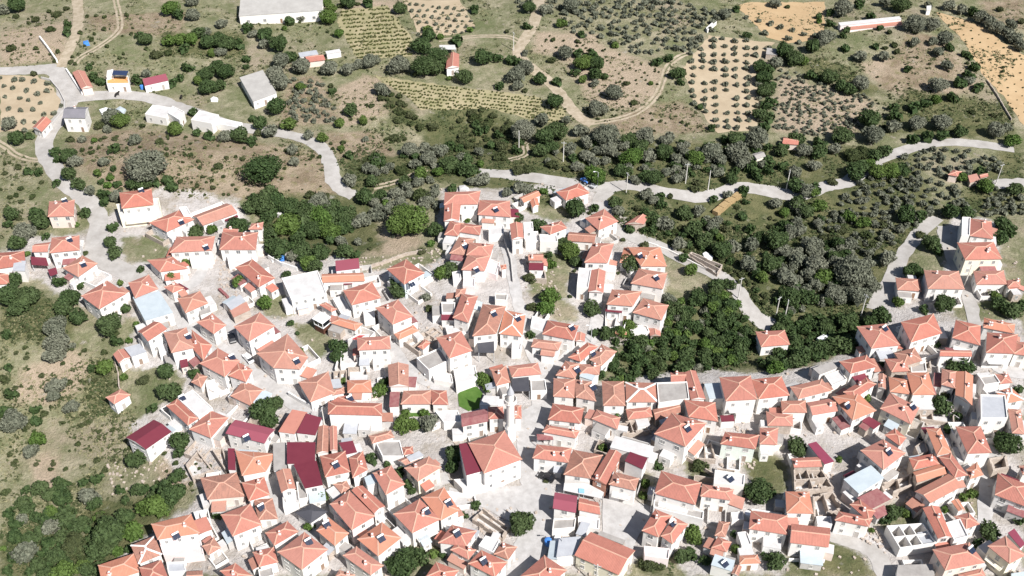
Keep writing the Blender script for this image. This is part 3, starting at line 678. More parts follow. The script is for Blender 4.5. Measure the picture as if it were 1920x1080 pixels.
# --- upper western houses
H('house', '21', 'detached orange hipped house with two white roof lights above the bend', ("370,436 560,418 555,545 358,545", 4.6, 'hip', 'or', 'p'))
H('house', '21', 'cream two-storey villa with an orange roof and wide terraces', ("893,368 1140,338 1150,458 915,485", 6.6, 'hip', 'or', 'c', {'chim': 0}), ("868,462 1195,405 1208,520 905,545", 4.2, 'flat', 'wf', 'c', {'bal': 1}))
H('house', '21', 'white house with a long orange roof and a small white rooftop block', ("1112,592 1345,500 1452,568 1255,662", 4.5, 'hip', 'or', 'w'), ("1342,482 1400,474 1436,535 1378,545", 5.2, 'flat', 'wf', 'w', N0))
H('house', '21', 'long low house with a faded roof and a maroon awning end', ("1445,545 1698,445 1785,520 1520,612", 3, 'gable', 'pk', 'w'), ("1680,560 1775,530 1790,548 1690,582", 2.4, 'canopy', 'mr', 'w'))
H('house', '21', 'orange L-plan house with solar tank and tall white front', ("395,702 590,690 605,795 365,822", 6, 'hip', 'or', 'w'), ("255,758 392,732 352,815 246,808", 4.6, 'gable', 'or', 'w'))
H('lean_to', '21', 'wide maroon lean-to under the orange L-plan house', ("232,850 345,858 368,915 235,908", 2.6, 'canopy', 'mr', 'w'))
H('house', '21', 'pinkish hipped house where the lane enters the village', ("470,930 620,840 732,895 588,1002", 4, 'hip', 'pk', 'w'))
H('carport', '21', 'small square maroon canopy beside the pinkish hipped house', ("355,948 425,930 432,975 380,992", 2.4, 'canopy', 'mr', 'w'))
H('house', '21', 'orange house at the western edge with a grey sheet patch', ("-70,815 182,812 195,900 -70,955", 4, 'hip', 'or', 'w'), ("110,885 195,880 188,958 92,950", 4.3, 'sheet', 'gm', 'w', N0))
H('house', '21', 'small orange roof cut by the western edge of the view', ("-60,945 62,990 72,1040 -60,1070", 3.5, 'hip', 'or', 'w'))
H('house', '31', 'big square white house with a pinkish orange hipped roof above the oaks', ("612,62 800,-55 955,42 740,160", 5.8, 'hip', 'or', 'w'))
H('house', '21', 'orange house with a white front porch and solar tank near the white alley', ("1264,822 1335,692 1605,698 1600,795", 5.4, 'hip', 'or', 'w'))
H('house', '21', 'broad orange hipped house with a raised rear gable', ("1645,795 1668,662 1935,665 1920,795", 5, 'hip', 'or', 'w', {'chim': 2}), ("1680,632 1792,640 1785,668 1672,662", 4.6, 'gable', 'or', 'w', N0))
H('house', '21', 'orange house half hidden by a spreading green tree', ("1112,872 1288,848 1420,935 1190,962", 4.2, 'hip', 'or', 'w'))
H('house', '31', 'orange gabled house joined to the pale blue sheet roof', ("970,-40 1110,-95 1195,5 1005,82", 4.5, 'hip', 'or', 'w'))
H('house', '31', 'white house under one pale blue grey sheet roof', ("1000,72 1190,30 1302,185 1085,252", 4.5, 'sheet', 'bm', 'w', {'tilt': .02}))
H('house', '31', 'small orange hip between the white alley and the green tree', ("1232,-5 1310,-42 1382,0 1292,38", 4, 'hip', 'or', 'w'))
H('house', '21', 'tall white house showing only a small orange roof by the oak thicket', ("1858,640 1895,600 1970,585 1975,645", 5, 'hip', 'or', 'w'))
H('house', '21', 'large white house with an orange roof of two ridges on the terrace', ("1760,925 1898,868 2060,1005 1945,1078", 5, 'hip', 'or', 'w'))
H('house', '22', 'big white building with a blank flat concrete roof', ("188,1015 470,952 525,1130 275,1178", 4.6, 'flat', 'wf', 'w'))
H('house', '22', 'pale blue house under a flat magenta sheet roof', ("595,882 770,862 778,935 600,955", 4.5, 'sheet', 'mg', 'b', {'tilt': .04}))
H('house', '22', 'long low orange roofed house with a maroon awning in front', ("495,978 800,966 822,1030 495,1040", 3.6, 'gable', 'or', 'w'), ("655,1035 720,1030 722,1052 658,1058", 2.6, 'canopy', 'mr', 'w'))
H('house', '22', 'square orange pyramid roof house with pale blue side wall', ("985,937 1122,870 1270,965 1108,1060", 5.6, 'hip', 'or', 'b'))
H('house', '22', 'orange L-plan house on top of the ridge with a white inner court', ("1410,366 1690,352 1660,455 1415,458", 6, 'hip', 'or', 'w'), ("1412,462 1538,460 1522,575 1410,582", 5.4, 'gable', 'or', 'w'))
H('house', '22', 'orange roofed house with dark solar panel on the ridge top', ("1682,426 1898,424 1920,555 1655,528", 5, 'hip', 'or', 'w'))
H('house', '22', 'orange house with an angled wing under the ridge-top L-plan house', ("1412,685 1455,578 1560,600 1515,690", 4.4, 'hip', 'or', 'w'), ("1505,590 1700,615 1672,685 1530,662", 4.2, 'hip', 'or', 'w'))
H('house', '22', 'brownish old roof squeezed below the angled orange wing', ("1450,822 1522,700 1640,712 1572,838", 4, 'hip', 'ol', 'w'))
H('house', '22', 'long orange roof stepping down beside the ridge alley', ("1600,738 1785,757 1755,845 1578,838", 5, 'hip', 'or', 'w'), ("1588,832 1758,840 1716,955 1540,946", 4.6, 'hip', 'or', 'w'))
H('house', '32', 'white house with a sloping orange hip and a small roof vent', ("655,25 868,-50 942,80 715,126", 5, 'hip', 'or', 'w'))
# --- ridge, eastern side
H('house', '23', 'orange hipped house beside the blue tractor', ("332,365 500,292 585,372 402,422", 3.8, 'hip', 'or', 'w'))
H('house', '23', 'small orange house with a tiny front gable in dry grass', ("50,405 182,350 216,385 90,442", 3, 'gable', 'or', 'w'), ("132,432 195,405 202,465 155,478", 2.6, 'gable', 'or', 'w', N0))
H('house', '23', 'orange pyramid roofed house at the fork of the grey lane', ("550,562 690,485 800,585 648,646", 4.5, 'hip', 'or', 'w'))
H('house', '23', 'flat lying orange roof beneath the lane beside the pyramid house', ("825,605 962,540 1000,548 1012,602", 2.6, 'gable', 'or', 's'))
H('house', '23', 'white stepped house with an orange roof and lower white terrace', ("198,622 380,580 402,630 300,682", 5.6, 'hip', 'or', 'w'), ("205,682 335,690 345,740 210,735", 4.2, 'flat', 'wf', 'w'))
H('house', '23', 'tall white house with orange roof and white roof terrace at the alley top', ("-20,600 82,598 85,705 0,722", 6.4, 'gable', 'or', 'w'), ("85,592 155,592 160,640 92,660", 6, 'flat', 'wf', 'w'))
H('house', '23', 'long mottled old roof above the dark green trees', ("425,660 640,680 616,740 415,730", 3.2, 'gable', 'ol', 'w'))
H('house', '23', 'tall orange hipped house facing the narrow side alley', ("610,745 760,748 722,895 536,890", 6, 'hip', 'or', 'w'))
H('house', '23', 'narrow orange gable attached to a white flat terrace', ("600,948 700,955 688,1118 568,1110", 5, 'gable', 'or', 'w'), ("497,932 600,945 568,1082 490,1080", 4.4, 'flat', 'wf', 'w'))
H('house', '23', 'wide orange L-roofed house wrapped round a dark tree', ("850,776 1130,776 1142,920 985,918", 6, 'hip', 'or', 'w', {'chim': 2}), ("845,778 985,776 985,885 800,892", 4, 'hip', 'or', 'w'))
H('house', '23', 'pinkish hipped house with a white solar tank below the L-roof', ("880,1045 960,938 1155,968 1142,1092", 5, 'hip', 'pk', 'w'))
H('house', '33', 'pinkish hipped house with a maroon front awning', ("738,12 985,28 895,140 720,125", 6, 'hip', 'pk', 'w'), ("708,122 830,130 824,190 700,176", 3.6, 'canopy', 'mr', 'w'))
H('house', '33', 'wide pinkish hipped white house at the edge of the wooded gully', ("895,185 995,80 1166,130 1130,246", 6, 'hip', 'pk', 'w'))
H('shed', '33', 'small brick coloured shed tucked under the gully house', ("1015,287 1115,290 1112,362 1040,360", 2.6, 'gable', 'or', 's', N0))
H('shed', '33', 'thin strip of orange roof beside the rubble court', ("775,318 862,328 858,352 772,345", 2.2, 'gable', 'or', 's', N0))
H('ruin', '23', 'little pinkish stone ruin on the ridge slope', ("120,832 235,822 236,880 124,872", 4, 'gable', 'pk', 's', {'win': 1}))
H('house', '24', 'orange hipped house with a white flat strip along its side', ("1515,560 1672,580 1692,715 1510,690", 5, 'hip', 'or', 'w'), ("1455,552 1518,556 1510,690 1450,690", 5.2, 'flat', 'wf', 'w', N0))
H('house', '24', 'orange hipped house with a yellowish front in the eastern hamlet', ("1418,742 1690,736 1756,865 1476,870", 6, 'hip', 'or', 'c', {'chim': 2}))
H('house', '24', 'orange house with a teal awning in the eastern hamlet', ("1540,955 1765,950 1792,1055 1560,1055", 4, 'hip', 'or', 'w'), ("1775,1030 1840,1015 1886,1082 1800,1088", 3.6, 'hip', 'or', 'w', N0))
H('house', '24', 'large faded hipped house standing over a dark round tree', ("1172,946 1426,957 1478,1090 1195,1090", 5, 'hip', 'pk', 'w'))
H('house', '24', 'low faded house beside the straight descending lane', ("955,1005 1136,1015 1150,1108 970,1095", 3.2, 'hip', 'pk', 'w'))
H('house', '34', 'white house with a bare wall at the eastern edge', ("1795,-55 1890,-60 1892,-5 1795,-2", 4, 'hip', 'or', 'w'))
# --- western village
H('house', '31', 'tall white house with a bright orange gable above the lone olive slope', ("1040,322 1150,258 1262,300 1102,408", 6, 'gable', 'or', 'w'))
H('house', '31', 'large white house with a brown ridge and white water tanks', ("1225,335 1400,298 1456,450 1288,488", 6, 'hip', 'pk', 'w'))
H('house', '31', 'orange hip wedged behind the house with water tanks', ("1420,312 1612,435 1505,540 1450,445", 5, 'hip', 'or', 'w'))
H('house', '31', 'small white row house half orange and half pale sheet', ("850,500 930,456 982,522 890,566", 3.6, 'gable', 'or', 'w'), ("932,452 1050,425 1100,480 985,520", 3.8, 'sheet', 'gm', 'w'))
H('house', '31', 'rusty orange roof with a grey porch along the white alley', ("1330,76 1500,30 1562,110 1390,196", 4.5, 'hip', 'pk', 'w'), ("1490,160 1575,140 1582,180 1500,205", 2.8, 'sheet', 'cf', 'w', N0))
H('house', '31', 'square orange hip on a white corner by the parked black car', ("1468,260 1600,190 1690,280 1610,346", 4.8, 'hip', 'or', 'w'))
H('house', '31', 'bright orange hip opposite the parked black car', ("1755,290 1948,186 2064,285 1865,406", 6, 'hip', 'or', 'w'))
H('shed', '31', 'pale pink and grey shed roof beside stacked red timber', ("1695,125 1800,55 1846,105 1730,166", 2.8, 'sheet', 'gm', 's', N0), ("1722,168 1850,112 1880,168 1752,222", 2.5, 'sheet', 'pk', 's', N0))
H('house', '31', 'long orange roof running beside the alley with two ridges', ("1490,568 1640,452 1795,548 1692,670", 5, 'hip', 'or', 'w'), ("1785,548 1890,620 1852,702 1705,665", 4.6, 'hip', 'or', 'w'))
H('shed', '31', 'small brownish tiled shed in the white courtyard', ("1435,702 1480,645 1556,660 1510,756", 2.6, 'hip', 'ol', 'w', N0))
H('house', '31', 'wide faded roof with a peach wall below the alley', ("1728,812 1825,695 1985,770 1890,890", 3.2, 'hip', 'pk', 'p'))
H('house', '31', 'orange roofed house with a white roof terrace and round tank', ("1245,886 1332,830 1490,980 1410,1032", 5, 'hip', 'or', 'w'), ("1332,832 1450,770 1595,905 1492,976", 4.6, 'flat', 'wf', 'w'))
H('house', '31', 'orange house below the white terrace with a shaded rear slope', ("1410,1060 1585,920 1705,972 1590,1130", 4, 'hip', 'or', 'w'))
H('house', '41', 'white house with a wide dark maroon sheet roof near the meadow', ("938,45 1160,-92 1282,0 1100,132", 5, 'gable', 'mr', 'w', {'pitch': .2, 'chim': 0}))
H('house', '31', 'lone orange roofed cottage standing in the grass', ("798,820 900,762 986,800 850,876", 3.8, 'hip', 'or', 'w'))
H('house', '41', 'white house with a rose sheet roof and dark ridge', ("1696,12 1762,-90 2070,-18 1980,88", 5, 'gable', 'mg', 'w', {'pitch': .2, 'chim': 0}))
# --- centre
H('house', '32', 'white two-storey house with a bright orange hip and walled white court', ("755,376 1004,360 1010,460 765,468", 6, 'hip', 'or', 'w', {'win': 1}))
H('terrace_room', '32', 'red painted terrace block behind the bright orange hip', ("690,392 770,352 850,352 752,402", 3.4, 'flat', 'rt', 'w', N0))
H('house', '32', 'low orange roofed house with arched windows beside the dark kiosk', ("565,265 612,215 800,270 745,322", 3, 'hip', 'or', 'w', {'win': 1}))
H('house', '32', 'small orange roof behind the dark glazed kiosk', ("470,126 530,110 606,160 568,182", 3, 'hip', 'or', 'w', N0))
H('house', '32', 'tall square orange hip beside a blue grey side wall', ("890,152 1072,88 1170,215 1030,276", 6, 'hip', 'or', 'w'))
H('house', '32', 'small orange roof at the corner of the concrete rubble court', ("1035,346 1180,280 1222,320 1070,392", 3, 'hip', 'or', 'w'))
H('shed', '32', 'tiny square orange roof inside the concrete court', ("1215,442 1262,386 1316,410 1250,466", 2.8, 'hip', 'or', 'w', N0))
H('house', '32', 'tall white house with an orange hip and grey side terrace', ("1345,372 1545,326 1618,470 1455,532", 6.5, 'hip', 'or', 'w'), ("1200,532 1378,456 1452,545 1300,622", 3.6, 'flat', 'cf', 'w', N0))
H('house', '32', 'orange double hip with a white flank on the ridge alley', ("1540,52 1668,56 1590,270 1478,218", 5, 'hip', 'or', 'w'))
H('house', '32', 'flat grey concrete roof above the rubble slope', ("1385,112 1500,115 1480,192 1400,192", 3.4, 'flat', 'cf', 'w', N0))
H('house', '32', 'long dark red roof with a white pergola terrace at its foot', ("1700,110 1875,152 1802,330 1622,378", 6, 'hip', 'ol', 'w'), ("1650,388 1790,392 1782,488 1672,486", 3.6, 'canopy', 'dk', 'w', {'tilt': 0}))
H('house', '32', 'orange roof joined by a white ridge to the long dark red roof', ("1872,160 2015,205 2004,362 1815,350", 5, 'hip', 'or', 'w', {'cap': 'capw'}))
H('house', '32', 'two small pale orange roofs at the top of the ridge steps', ("1500,12 1580,2 1562,62 1495,70", 3.4, 'hip', 'pk', 'w'), ("1790,44 1888,50 1880,100 1795,92", 3, 'flat', 'cf', 'w', N0))
H('house', '22', 'small white hut with an orange lid by the ridge alley', ("1832,912 1876,905 1880,935 1840,942", 3.5, 'hip', 'or', 'w', N0))
H('house', '32', 'old orange roof beside the black tarpaulin carport', ("1760,618 1878,582 1905,712 1802,732", 4, 'hip', 'pk', 'w'), ("1890,590 2115,560 2140,650 1920,668", 4, 'hip', 'or', 'w'))
H('carport', '33', 'black tarpaulin canopy above the concrete yard', ("0,666 122,660 136,775 -5,775", 3.2, 'canopy', 'dk', 'w', {'tilt': 0}))
H('house', '33', 'grey concrete slab roof with one square black hatch window', ("140,690 245,690 265,775 140,782", 3, 'flat', 'cf', 'w', {'win': 1}))
H('house', '32', 'rounded white corner house with a many-sided tan roof', ("5,492 235,345 392,520 330,612 130,602", 6, 'hip', 'pk', 'w', {'chim': 2}))
H('house', '32', 'faded five-sided roof with a long white street wall', ("300,715 560,622 572,796 425,852", 3.6, 'hip', 'pk', 'w'))
H('shed', '32', 'small faded lean-to beside the five-sided roof', ("572,765 660,746 665,790 575,806", 2.8, 'hip', 'pk', 'w', N0))
H('house', '32', 'orange hip with cracked front tiles beside a garden tree', ("685,695 860,690 872,786 685,786", 3.4, 'hip', 'or', 'w'))
H('house', '32', 'large orange roof over a blank white wall with solar tank', ("540,852 945,868 948,958 540,950", 6, 'hip', 'or', 'w', {'win': 0}), ("545,862 690,802 742,862 700,880", 5.4, 'gable', 'or', 'w', N0))
H('house', '32', 'old pinkish gable with a maroon side shed', ("985,580 1150,576 1140,742 1005,742", 4.4, 'gable', 'ol', 'w'), ("1145,670 1210,672 1195,746 1142,742", 2.8, 'sheet', 'rust', 'w', N0))
H('house', '32', 'long tiled row house with a maroon end above a hedge', ("1080,872 1112,776 1314,766 1314,876", 3.6, 'hip', 'pk', 'w', {'win': 1}), ("1316,766 1426,772 1446,876 1316,876", 3.6, 'hip', 'or', 'w'), ("1005,786 1082,786 1070,890 1000,895", 3.2, 'sheet', 'rust', 'w', N0))
H('house', '32', 'white house half covered in brown sheet and half in orange tile', ("1535,946 1736,906 1742,1002 1545,1042", 5.2, 'gable', 'rust', 'w', {'pitch': .2, 'chim': 0}), ("1742,892 1850,892 1866,980 1742,985", 5.2, 'hip', 'or', 'w'))
H('house', '32', 'white flat block beside the bright green garden', ("1665,880 1722,806 1815,816 1830,882", 3.2, 'sheet', 'wf', 'w', {'tilt': 0, 'win': 0}))
H('house', '33', 'narrow orange roof pressed against the minaret', ("15,880 68,884 74,980 14,980", 5, 'hip', 'or', 'w', {'chim': 1}))
H('house', '32', 'low white building in front of the clipped hedge', ("1330,930 1525,922 1535,1010 1420,1012", 2.8, 'flat', 'wf', 'w', N0))
# --- west centre, maroon roofs
H('house', '32', 'gabled house with one orange and one maroon slope', ("165,1082 275,916 385,940 292,1095", 4.6, 'sheet', 'or', 'w', {'tilt': .03}), ("388,940 486,985 456,1100 292,1095", 4.6, 'sheet', 'mr', 'w', {'tilt': .03}))
H('shed', '42', 'large upper maroon sheet roof beside the narrow alley', ("230,82 450,82 440,240 236,240", 4.6, 'sheet', 'mr', 'w', {'tilt': .03}))
H('shed', '42', 'rough grey concrete roof beside the upper maroon sheet', ("130,92 228,90 234,285 132,292", 3.6, 'sheet', 'cf', 'w', N0))
H('house', '42', 'lower maroon sheet roof with a beige hatch', ("268,250 470,222 488,400 382,425", 5, 'sheet', 'mr', 'w', {'tilt': .03}))
H('house', '42', 'plain tan gable with a tall white front below the maroon roofs', ("150,305 258,276 302,428 190,456", 5.6, 'gable', 'pk', 'w'))
H('house', '42', 'two long parallel old tile strips beside the maroon sheets', ("470,-40 545,-40 545,150 450,165", 4.2, 'gable', 'ol', 'w'), ("550,-40 608,-40 612,140 555,142", 4.6, 'gable', 'or', 'w', N0))
H('shed', '42', 'small maroon sheet roof east of the long tile strips', ("612,84 735,70 750,152 682,172", 4, 'sheet', 'mr', 'w', {'tilt': .03}))
H('house', '42', 'tan hipped house with solar tank and white frontage', ("478,182 672,145 706,300 520,342", 5, 'hip', 'or', 'w'), ("700,192 800,150 842,280 722,352", 4.8, 'hip', 'or', 'w'))
H('shed', '42', 'small old tile roof among garden shrubs', ("570,392 690,370 706,432 650,465", 3, 'hip', 'ol', 'w'))
H('house', '42', 'square orange hip over a tall white house with three window rows', ("880,302 1010,260 1122,385 970,482", 6.4, 'hip', 'or', 'w'), ("810,350 895,305 905,385 835,402", 4.6, 'sheet', 'bm', 'w', N0))
H('house', '42', 'long orange roof with rooflights parallel to the diagonal alley', ("715,432 800,410 970,552 885,622", 6, 'gable', 'or', 'w'))
H('house', '42', 'wide tan hip with a pink front along the diagonal alley', ("565,542 690,442 905,632 706,738", 6, 'hip', 'or', 'k'))
H('house', '42', 'orange hip with a round white tank beside the diagonal alley', ("1035,622 1222,498 1390,662 1165,756", 6, 'hip', 'or', 'w'))
H('house', '42', 'orange hip with blue solar panel joined to the round tank house', ("1230,492 1420,415 1516,590 1396,666", 6, 'hip', 'or', 'w'))
H('house', '42', 'faded hip with beige two-storey front near the street corner', ("1110,266 1300,190 1386,260 1216,380", 5.4, 'hip', 'pk', 'c'))
H('shed', '42', 'tiny bright orange roof beside the street bend', ("1095,116 1175,110 1182,160 1110,176", 3, 'hip', 'or', 'w', N0))
H('shed', '42', 'low old roof topped with a pale sheet near the street bend', ("1070,212 1130,185 1240,200 1110,255", 3, 'gable', 'ol', 'w', N0), ("1130,192 1222,146 1262,182 1152,222", 3.6, 'sheet', 'gm', 'w', N0))
H('house', '42', 'small tile roof with a white flat court above the plaza', ("850,30 1010,-10 1040,40 870,90", 3.4, 'hip', 'ol', 'w'), ("880,70 1090,70 1100,190 960,190", 2.6, 'flat', 'cf', 'w', N0))
H('gazebo', '42', 'dark grey pyramid roofed gazebo over a hedge', ("295,602 420,545 540,592 410,692", 3, 'hip', 'dk', 'w', {'win': 0, 'chim': 0}))
H('house', '42', 'tan hip with brown rear slope above the pale alley mouth', ("460,742 540,642 705,762 585,856", 5, 'hip', 'or', 'w'))
H('house', '42', 'orange hip with solar tank and dark shaded rear slope', ("755,802 950,682 1085,792 920,938", 6, 'hip', 'or', 'w'))
H('house', '42', 'long orange roof in front of the solar tank hip', ("650,926 755,862 956,1002 862,1078", 5, 'hip', 'or', 'w'))
H('house', '42', 'large square hip with white chimney at the lower edge', ("160,902 365,752 540,882 345,1036", 6, 'hip', 'or', 'w'))
H('house', '42', 'smaller hip attached behind the large square hip', ("75,752 230,676 325,742 130,862", 4.4, 'hip', 'or', 'w'))
H('house', '42', 'low tan roof at the foot of the attached hips', ("-30,905 140,862 160,980 30,1012", 4, 'hip', 'or', 'w'))
H('house', '41', 'red orange hip with a dark maroon strip beside the narrow alley', ("1765,142 1900,150 2070,165 1994,298 1815,330", 4.2, 'hip', 'or', 'w'), ("1712,130 1762,132 1770,288 1710,284", 4, 'sheet', 'mr', 'w', N0))
H('house', '41', 'orange wedge roof below the red orange hip', ("1808,382 1988,338 2020,472 1872,520", 4.2, 'hip', 'or', 'w'))
H('house', '41', 'old mottled hip with a peach wall at the village edge', ("1508,352 1768,300 1852,490 1550,502", 4, 'hip', 'ol', 'p'))
H('house', '41', 'pink house with an orange hip and rooftop water tank', ("1138,702 1430,608 1502,770 1178,800", 6.6, 'hip', 'or', 'k'))
H('house', '41', 'orange hip on a tall white house between two courtyards', ("1655,622 1880,540 1962,695 1746,786", 6, 'hip', 'or', 'w'))
H('house', '41', 'mottled hip with bold white ridges at the village edge', ("980,852 1160,780 1216,920 1040,992", 5, 'hip', 'ol', 'w', {'cap': 'capw', 'cw': .5}))
H('house', '41', 'long orange roof at the lower western corner of the village', ("742,1002 1000,912 1060,1050 762,1140", 5.4, 'hip', 'or', 'w'))
H('house', '41', 'orange roof sliding off the lower edge below the white ridges', ("1050,1022 1205,956 1272,1110 1080,1150", 5, 'hip', 'or', 'w'))
H('shed', '41', 'small brown tiled shed between white courtyards', ("1520,862 1600,790 1662,872 1562,922", 3, 'hip', 'ol', 'w'))
H('house', '41', 'orange hip near the lower edge beside a white round tank', ("1655,1042 1760,986 1900,1080 1760,1150", 4.4, 'hip', 'or', 'w'))
H('house', '41', 'brown roof strip at the lower edge', ("1400,1050 1520,1038 1530,1140 1400,1140", 3, 'gable', 'ol', 'w'))
H('house', '41', 'pale grey panelled flat roof near the lower edge', ("1250,980 1382,980 1400,1050 1262,1062", 3.2, 'flat', 'gm', 'w', N0))
H('house', '42', 'orange hip with bright white solar unit near the ruined walls', ("1355,842 1480,690 1645,752 1590,850", 5, 'hip', 'or', 'w'))
H('house', '42', 'orange gable in front of the white solar unit', ("1462,880 1500,835 1656,880 1590,966", 4.6, 'hip', 'or', 'w'))
H('house', '42', 'orange house with three solar tanks near the lower edge', ("1590,986 1690,890 1886,975 1792,1096", 5, 'hip', 'or', 'w'))
H('house', '42', 'white flat roof between two orange roofs near the ruined walls', ("1670,852 1722,790 1832,810 1780,916", 4.2, 'flat', 'wf', 'w', N0))
H('house', '42', 'old pinkish hip by the lower street corner', ("1785,916 1842,830 1962,862 1890,962", 4.4, 'hip', 'ol', 'w'))
H('house', '42', 'dark red roof above the black garden tree', ("1270,1090 1350,976 1520,1040 1440,1152", 4.6, 'hip', 'or', 'w'))
H('house', '42', 'dim brown roof at the lower edge between alleys', ("590,1090 625,1036 742,1072 710,1130", 4, 'hip', 'ol', 'w'))
H('house', '42', 'white yard building with grey roof at the lower edge', ("20,1040 120,1010 140,1080 30,1110", 3, 'flat', 'cf', 'w', N0))
# --- street and rows below the gully
H('house', '43', 'orange hip with two chimneys on the street opposite the mosque', ("150,195 188,98 446,120 430,236", 5, 'hip', 'or', 'w', {'chim': 2}))
H('lean_to', '43', 'faded maroon canopy on the street side terrace', ("185,20 300,20 312,60 190,62", 3, 'canopy', 'rust', 'w'))
H('house', '33', 'orange hip at the head of the street opposite the minaret', ("265,992 310,866 536,906 520,1016", 4.6, 'hip', 'or', 'w'))
H('house', '33', 'orange double roof with a palm beside it', ("592,975 640,922 808,965 796,1072", 3.6, 'hip', 'or', 'w'))
H('house', '33', 'second orange roof down the street opposite the minaret', ("225,1080 262,1030 506,1070 482,1130", 4.4, 'hip', 'or', 'w'))
H('house', '33', 'small red hip over a ruined pale yard', ("852,910 1040,896 1052,966 870,990", 3, 'hip', 'or', 's'))
H('house', '33', 'low dark red roof in the shade of the big hip', ("1048,906 1255,878 1266,922 1080,1006", 3, 'gable', 'ol', 's'))
H('house', '33', 'orange hip with white eaves behind the big hip', ("1285,846 1530,855 1540,1010 1330,962", 5, 'hip', 'or', 'w', {'cap': 'cap'}))
H('house', '33', 'big white three-storey house with a broad orange hip', ("1076,1090 1188,945 1468,1010 1290,1200", 7, 'hip', 'or', 'w', {'chim': 2}))
H('row_house', '33', 'topmost orange hip of the old round row', ("415,522 570,410 640,440 520,556", 4.6, 'hip', 'or', 'w'))
H('row_house', '33', 'brownish hip at the gully side of the old round row', ("592,546 662,420 796,482 662,582", 4.4, 'hip', 'ol', 'w'))
H('row_house', '33', 'pink hip curving round the street bend', ("315,656 412,550 500,570 486,682", 5, 'hip', 'pk', 'w'))
H('row_house', '33', 'pale orange hip in the middle of the old round row', ("505,572 670,576 650,650 512,652", 5, 'hip', 'pk', 'w'))
H('row_house', '33', 'pale blue sheet roof in the middle of the old round row', ("505,662 522,640 625,655 602,700", 4.8, 'sheet', 'bm', 'w', N0))
H('row_house', '33', 'faded hip on the lower street corner of the old row', ("310,682 476,682 466,830 310,812", 5, 'hip', 'pk', 'w'))
H('row_house', '33', 'mottled hip with solar tank on its corner', ("478,690 586,700 640,856 468,818", 5, 'hip', 'ol', 'w'))
H('row_house', '33', 'mottled hip between the solar corner and the white cross roof', ("672,700 840,702 850,886 684,884", 5, 'hip', 'ol', 'w'))
H('row_house', '33', 'square roof marked by a bold white cross of ridges', ("850,706 1085,716 1096,856 856,860", 4.6, 'hip', 'pk', 'w', {'cap': 'capw', 'cw': .6}))
H('row_house', '33', 'grey concrete roof terrace next to the white cross roof', ("1086,708 1312,716 1330,830 1098,880", 5, 'flat', 'cf', 'w', N0))
H('row_house', '33', 'orange L-roof wrapping the grey concrete terrace', ("1300,640 1370,620 1462,838 1332,836", 5.4, 'gable', 'or', 'w'), ("1185,636 1302,632 1308,700 1192,705", 5.6, 'gable', 'or', 'w', N0))
H('house', '33', 'light blue white annexe beside the large white house', ("1440,722 1552,710 1590,830 1480,832", 4.6, 'sheet', 'bm', 'w', {'tilt': 0, 'win': 0}))
H('house', '33', 'large white house with a wide orange hip above the street', ("1555,672 1790,660 1840,836 1602,850", 7, 'hip', 'or', 'w'))
H('house', '33', 'orange hip adjoining the large white house', ("1800,686 2018,666 2086,806 1845,836", 6, 'hip', 'or', 'w'))
H('house', '34', 'faded orange hip third in line from the large white house', ("165,742 402,686 475,770 225,836", 5, 'hip', 'pk', 'w'))
H('house', '33', 'lone orange house at the end of the grey lane', ("1825,328 2046,320 2084,424 1868,446", 4, 'hip', 'or', 'w'))
# --- eastern village
H('house', '34', 'grey concrete roofed house with a white vine pergola', ("330,606 510,548 552,590 390,652", 4, 'sheet', 'cf', 'w'), ("420,660 540,620 590,690 480,740", 3, 'flat', 'wf', 'w', N0))
H('house', '34', 'orange hip with a red gable end above the shaded street', ("530,552 742,506 816,590 620,646", 5, 'hip', 'or', 'w'))
H('house', '34', 'big orange roof with a shaded western wall at the wood edge', ("662,290 885,270 990,430 776,456", 6, 'hip', 'or', 'w'))
H('house', '34', 'large orange gable with a dividing ridge line above the court', ("990,256 1245,196 1300,340 1076,412", 6, 'hip', 'or', 'w'))
H('house', '34', 'tall orange hip east of the dividing ridge roof', ("1415,246 1586,278 1600,438 1372,370", 6, 'hip', 'or', 'w', B1))
H('house', '34', 'red orange roof with broken verge under the alley', ("1620,222 1852,276 1845,340 1612,300", 5, 'hip', 'or', 'w', {'chim': 3}))
H('house', '34', 'wide orange hip with white front facing the paved corner', ("1635,332 1880,352 1842,492 1640,490", 6, 'hip', 'or', 'w'))
H('house', '34', 'orange hip cut by the eastern edge above the paved corner', ("1850,412 1965,402 1975,520 1835,490", 5, 'hip', 'or', 'w'))
H('house', '34', 'low white house with a thin orange roof over the round tree', ("1290,466 1520,470 1530,516 1285,512", 4.2, 'gable', 'or', 'w'))
H('house', '34', 'patched orange roof with a hole beside pale ruined walls', ("945,490 1100,448 1156,546 1012,592", 4, 'hip', 'ol', 's'), ("868,530 1028,536 1060,622 930,636", 4, 'hip', 'or', 's'))
H('house', '34', 'narrow mottled roof strip beside the dark passage', ("828,642 890,660 885,762 825,746", 4, 'gable', 'ol', 'w'))
H('house', '34', 'orange hip with a rear extension above the maroon shed lane', ("1040,636 1202,636 1256,802 1080,802", 5, 'hip', 'or', 'w'), ("905,668 1060,692 1078,800 912,780", 4.6, 'hip', 'or', 'w'))
H('house', '34', 'small red roof behind the tall orange strip', ("1300,612 1420,625 1402,760 1302,722", 4, 'hip', 'pk', 'w'))
H('house', '34', 'tall orange strip roof beside the black shaded passage', ("1410,642 1540,645 1530,900 1405,790", 4.2, 'gable', 'or', 'w'))
H('house', '34', 'grey concrete slab with an orange corner near the paved corner', ("1580,668 1700,656 1740,712 1622,736", 4, 'flat', 'cf', 'w', N0), ("1692,646 1800,642 1830,712 1742,722", 4, 'hip', 'or', 'w', N0))
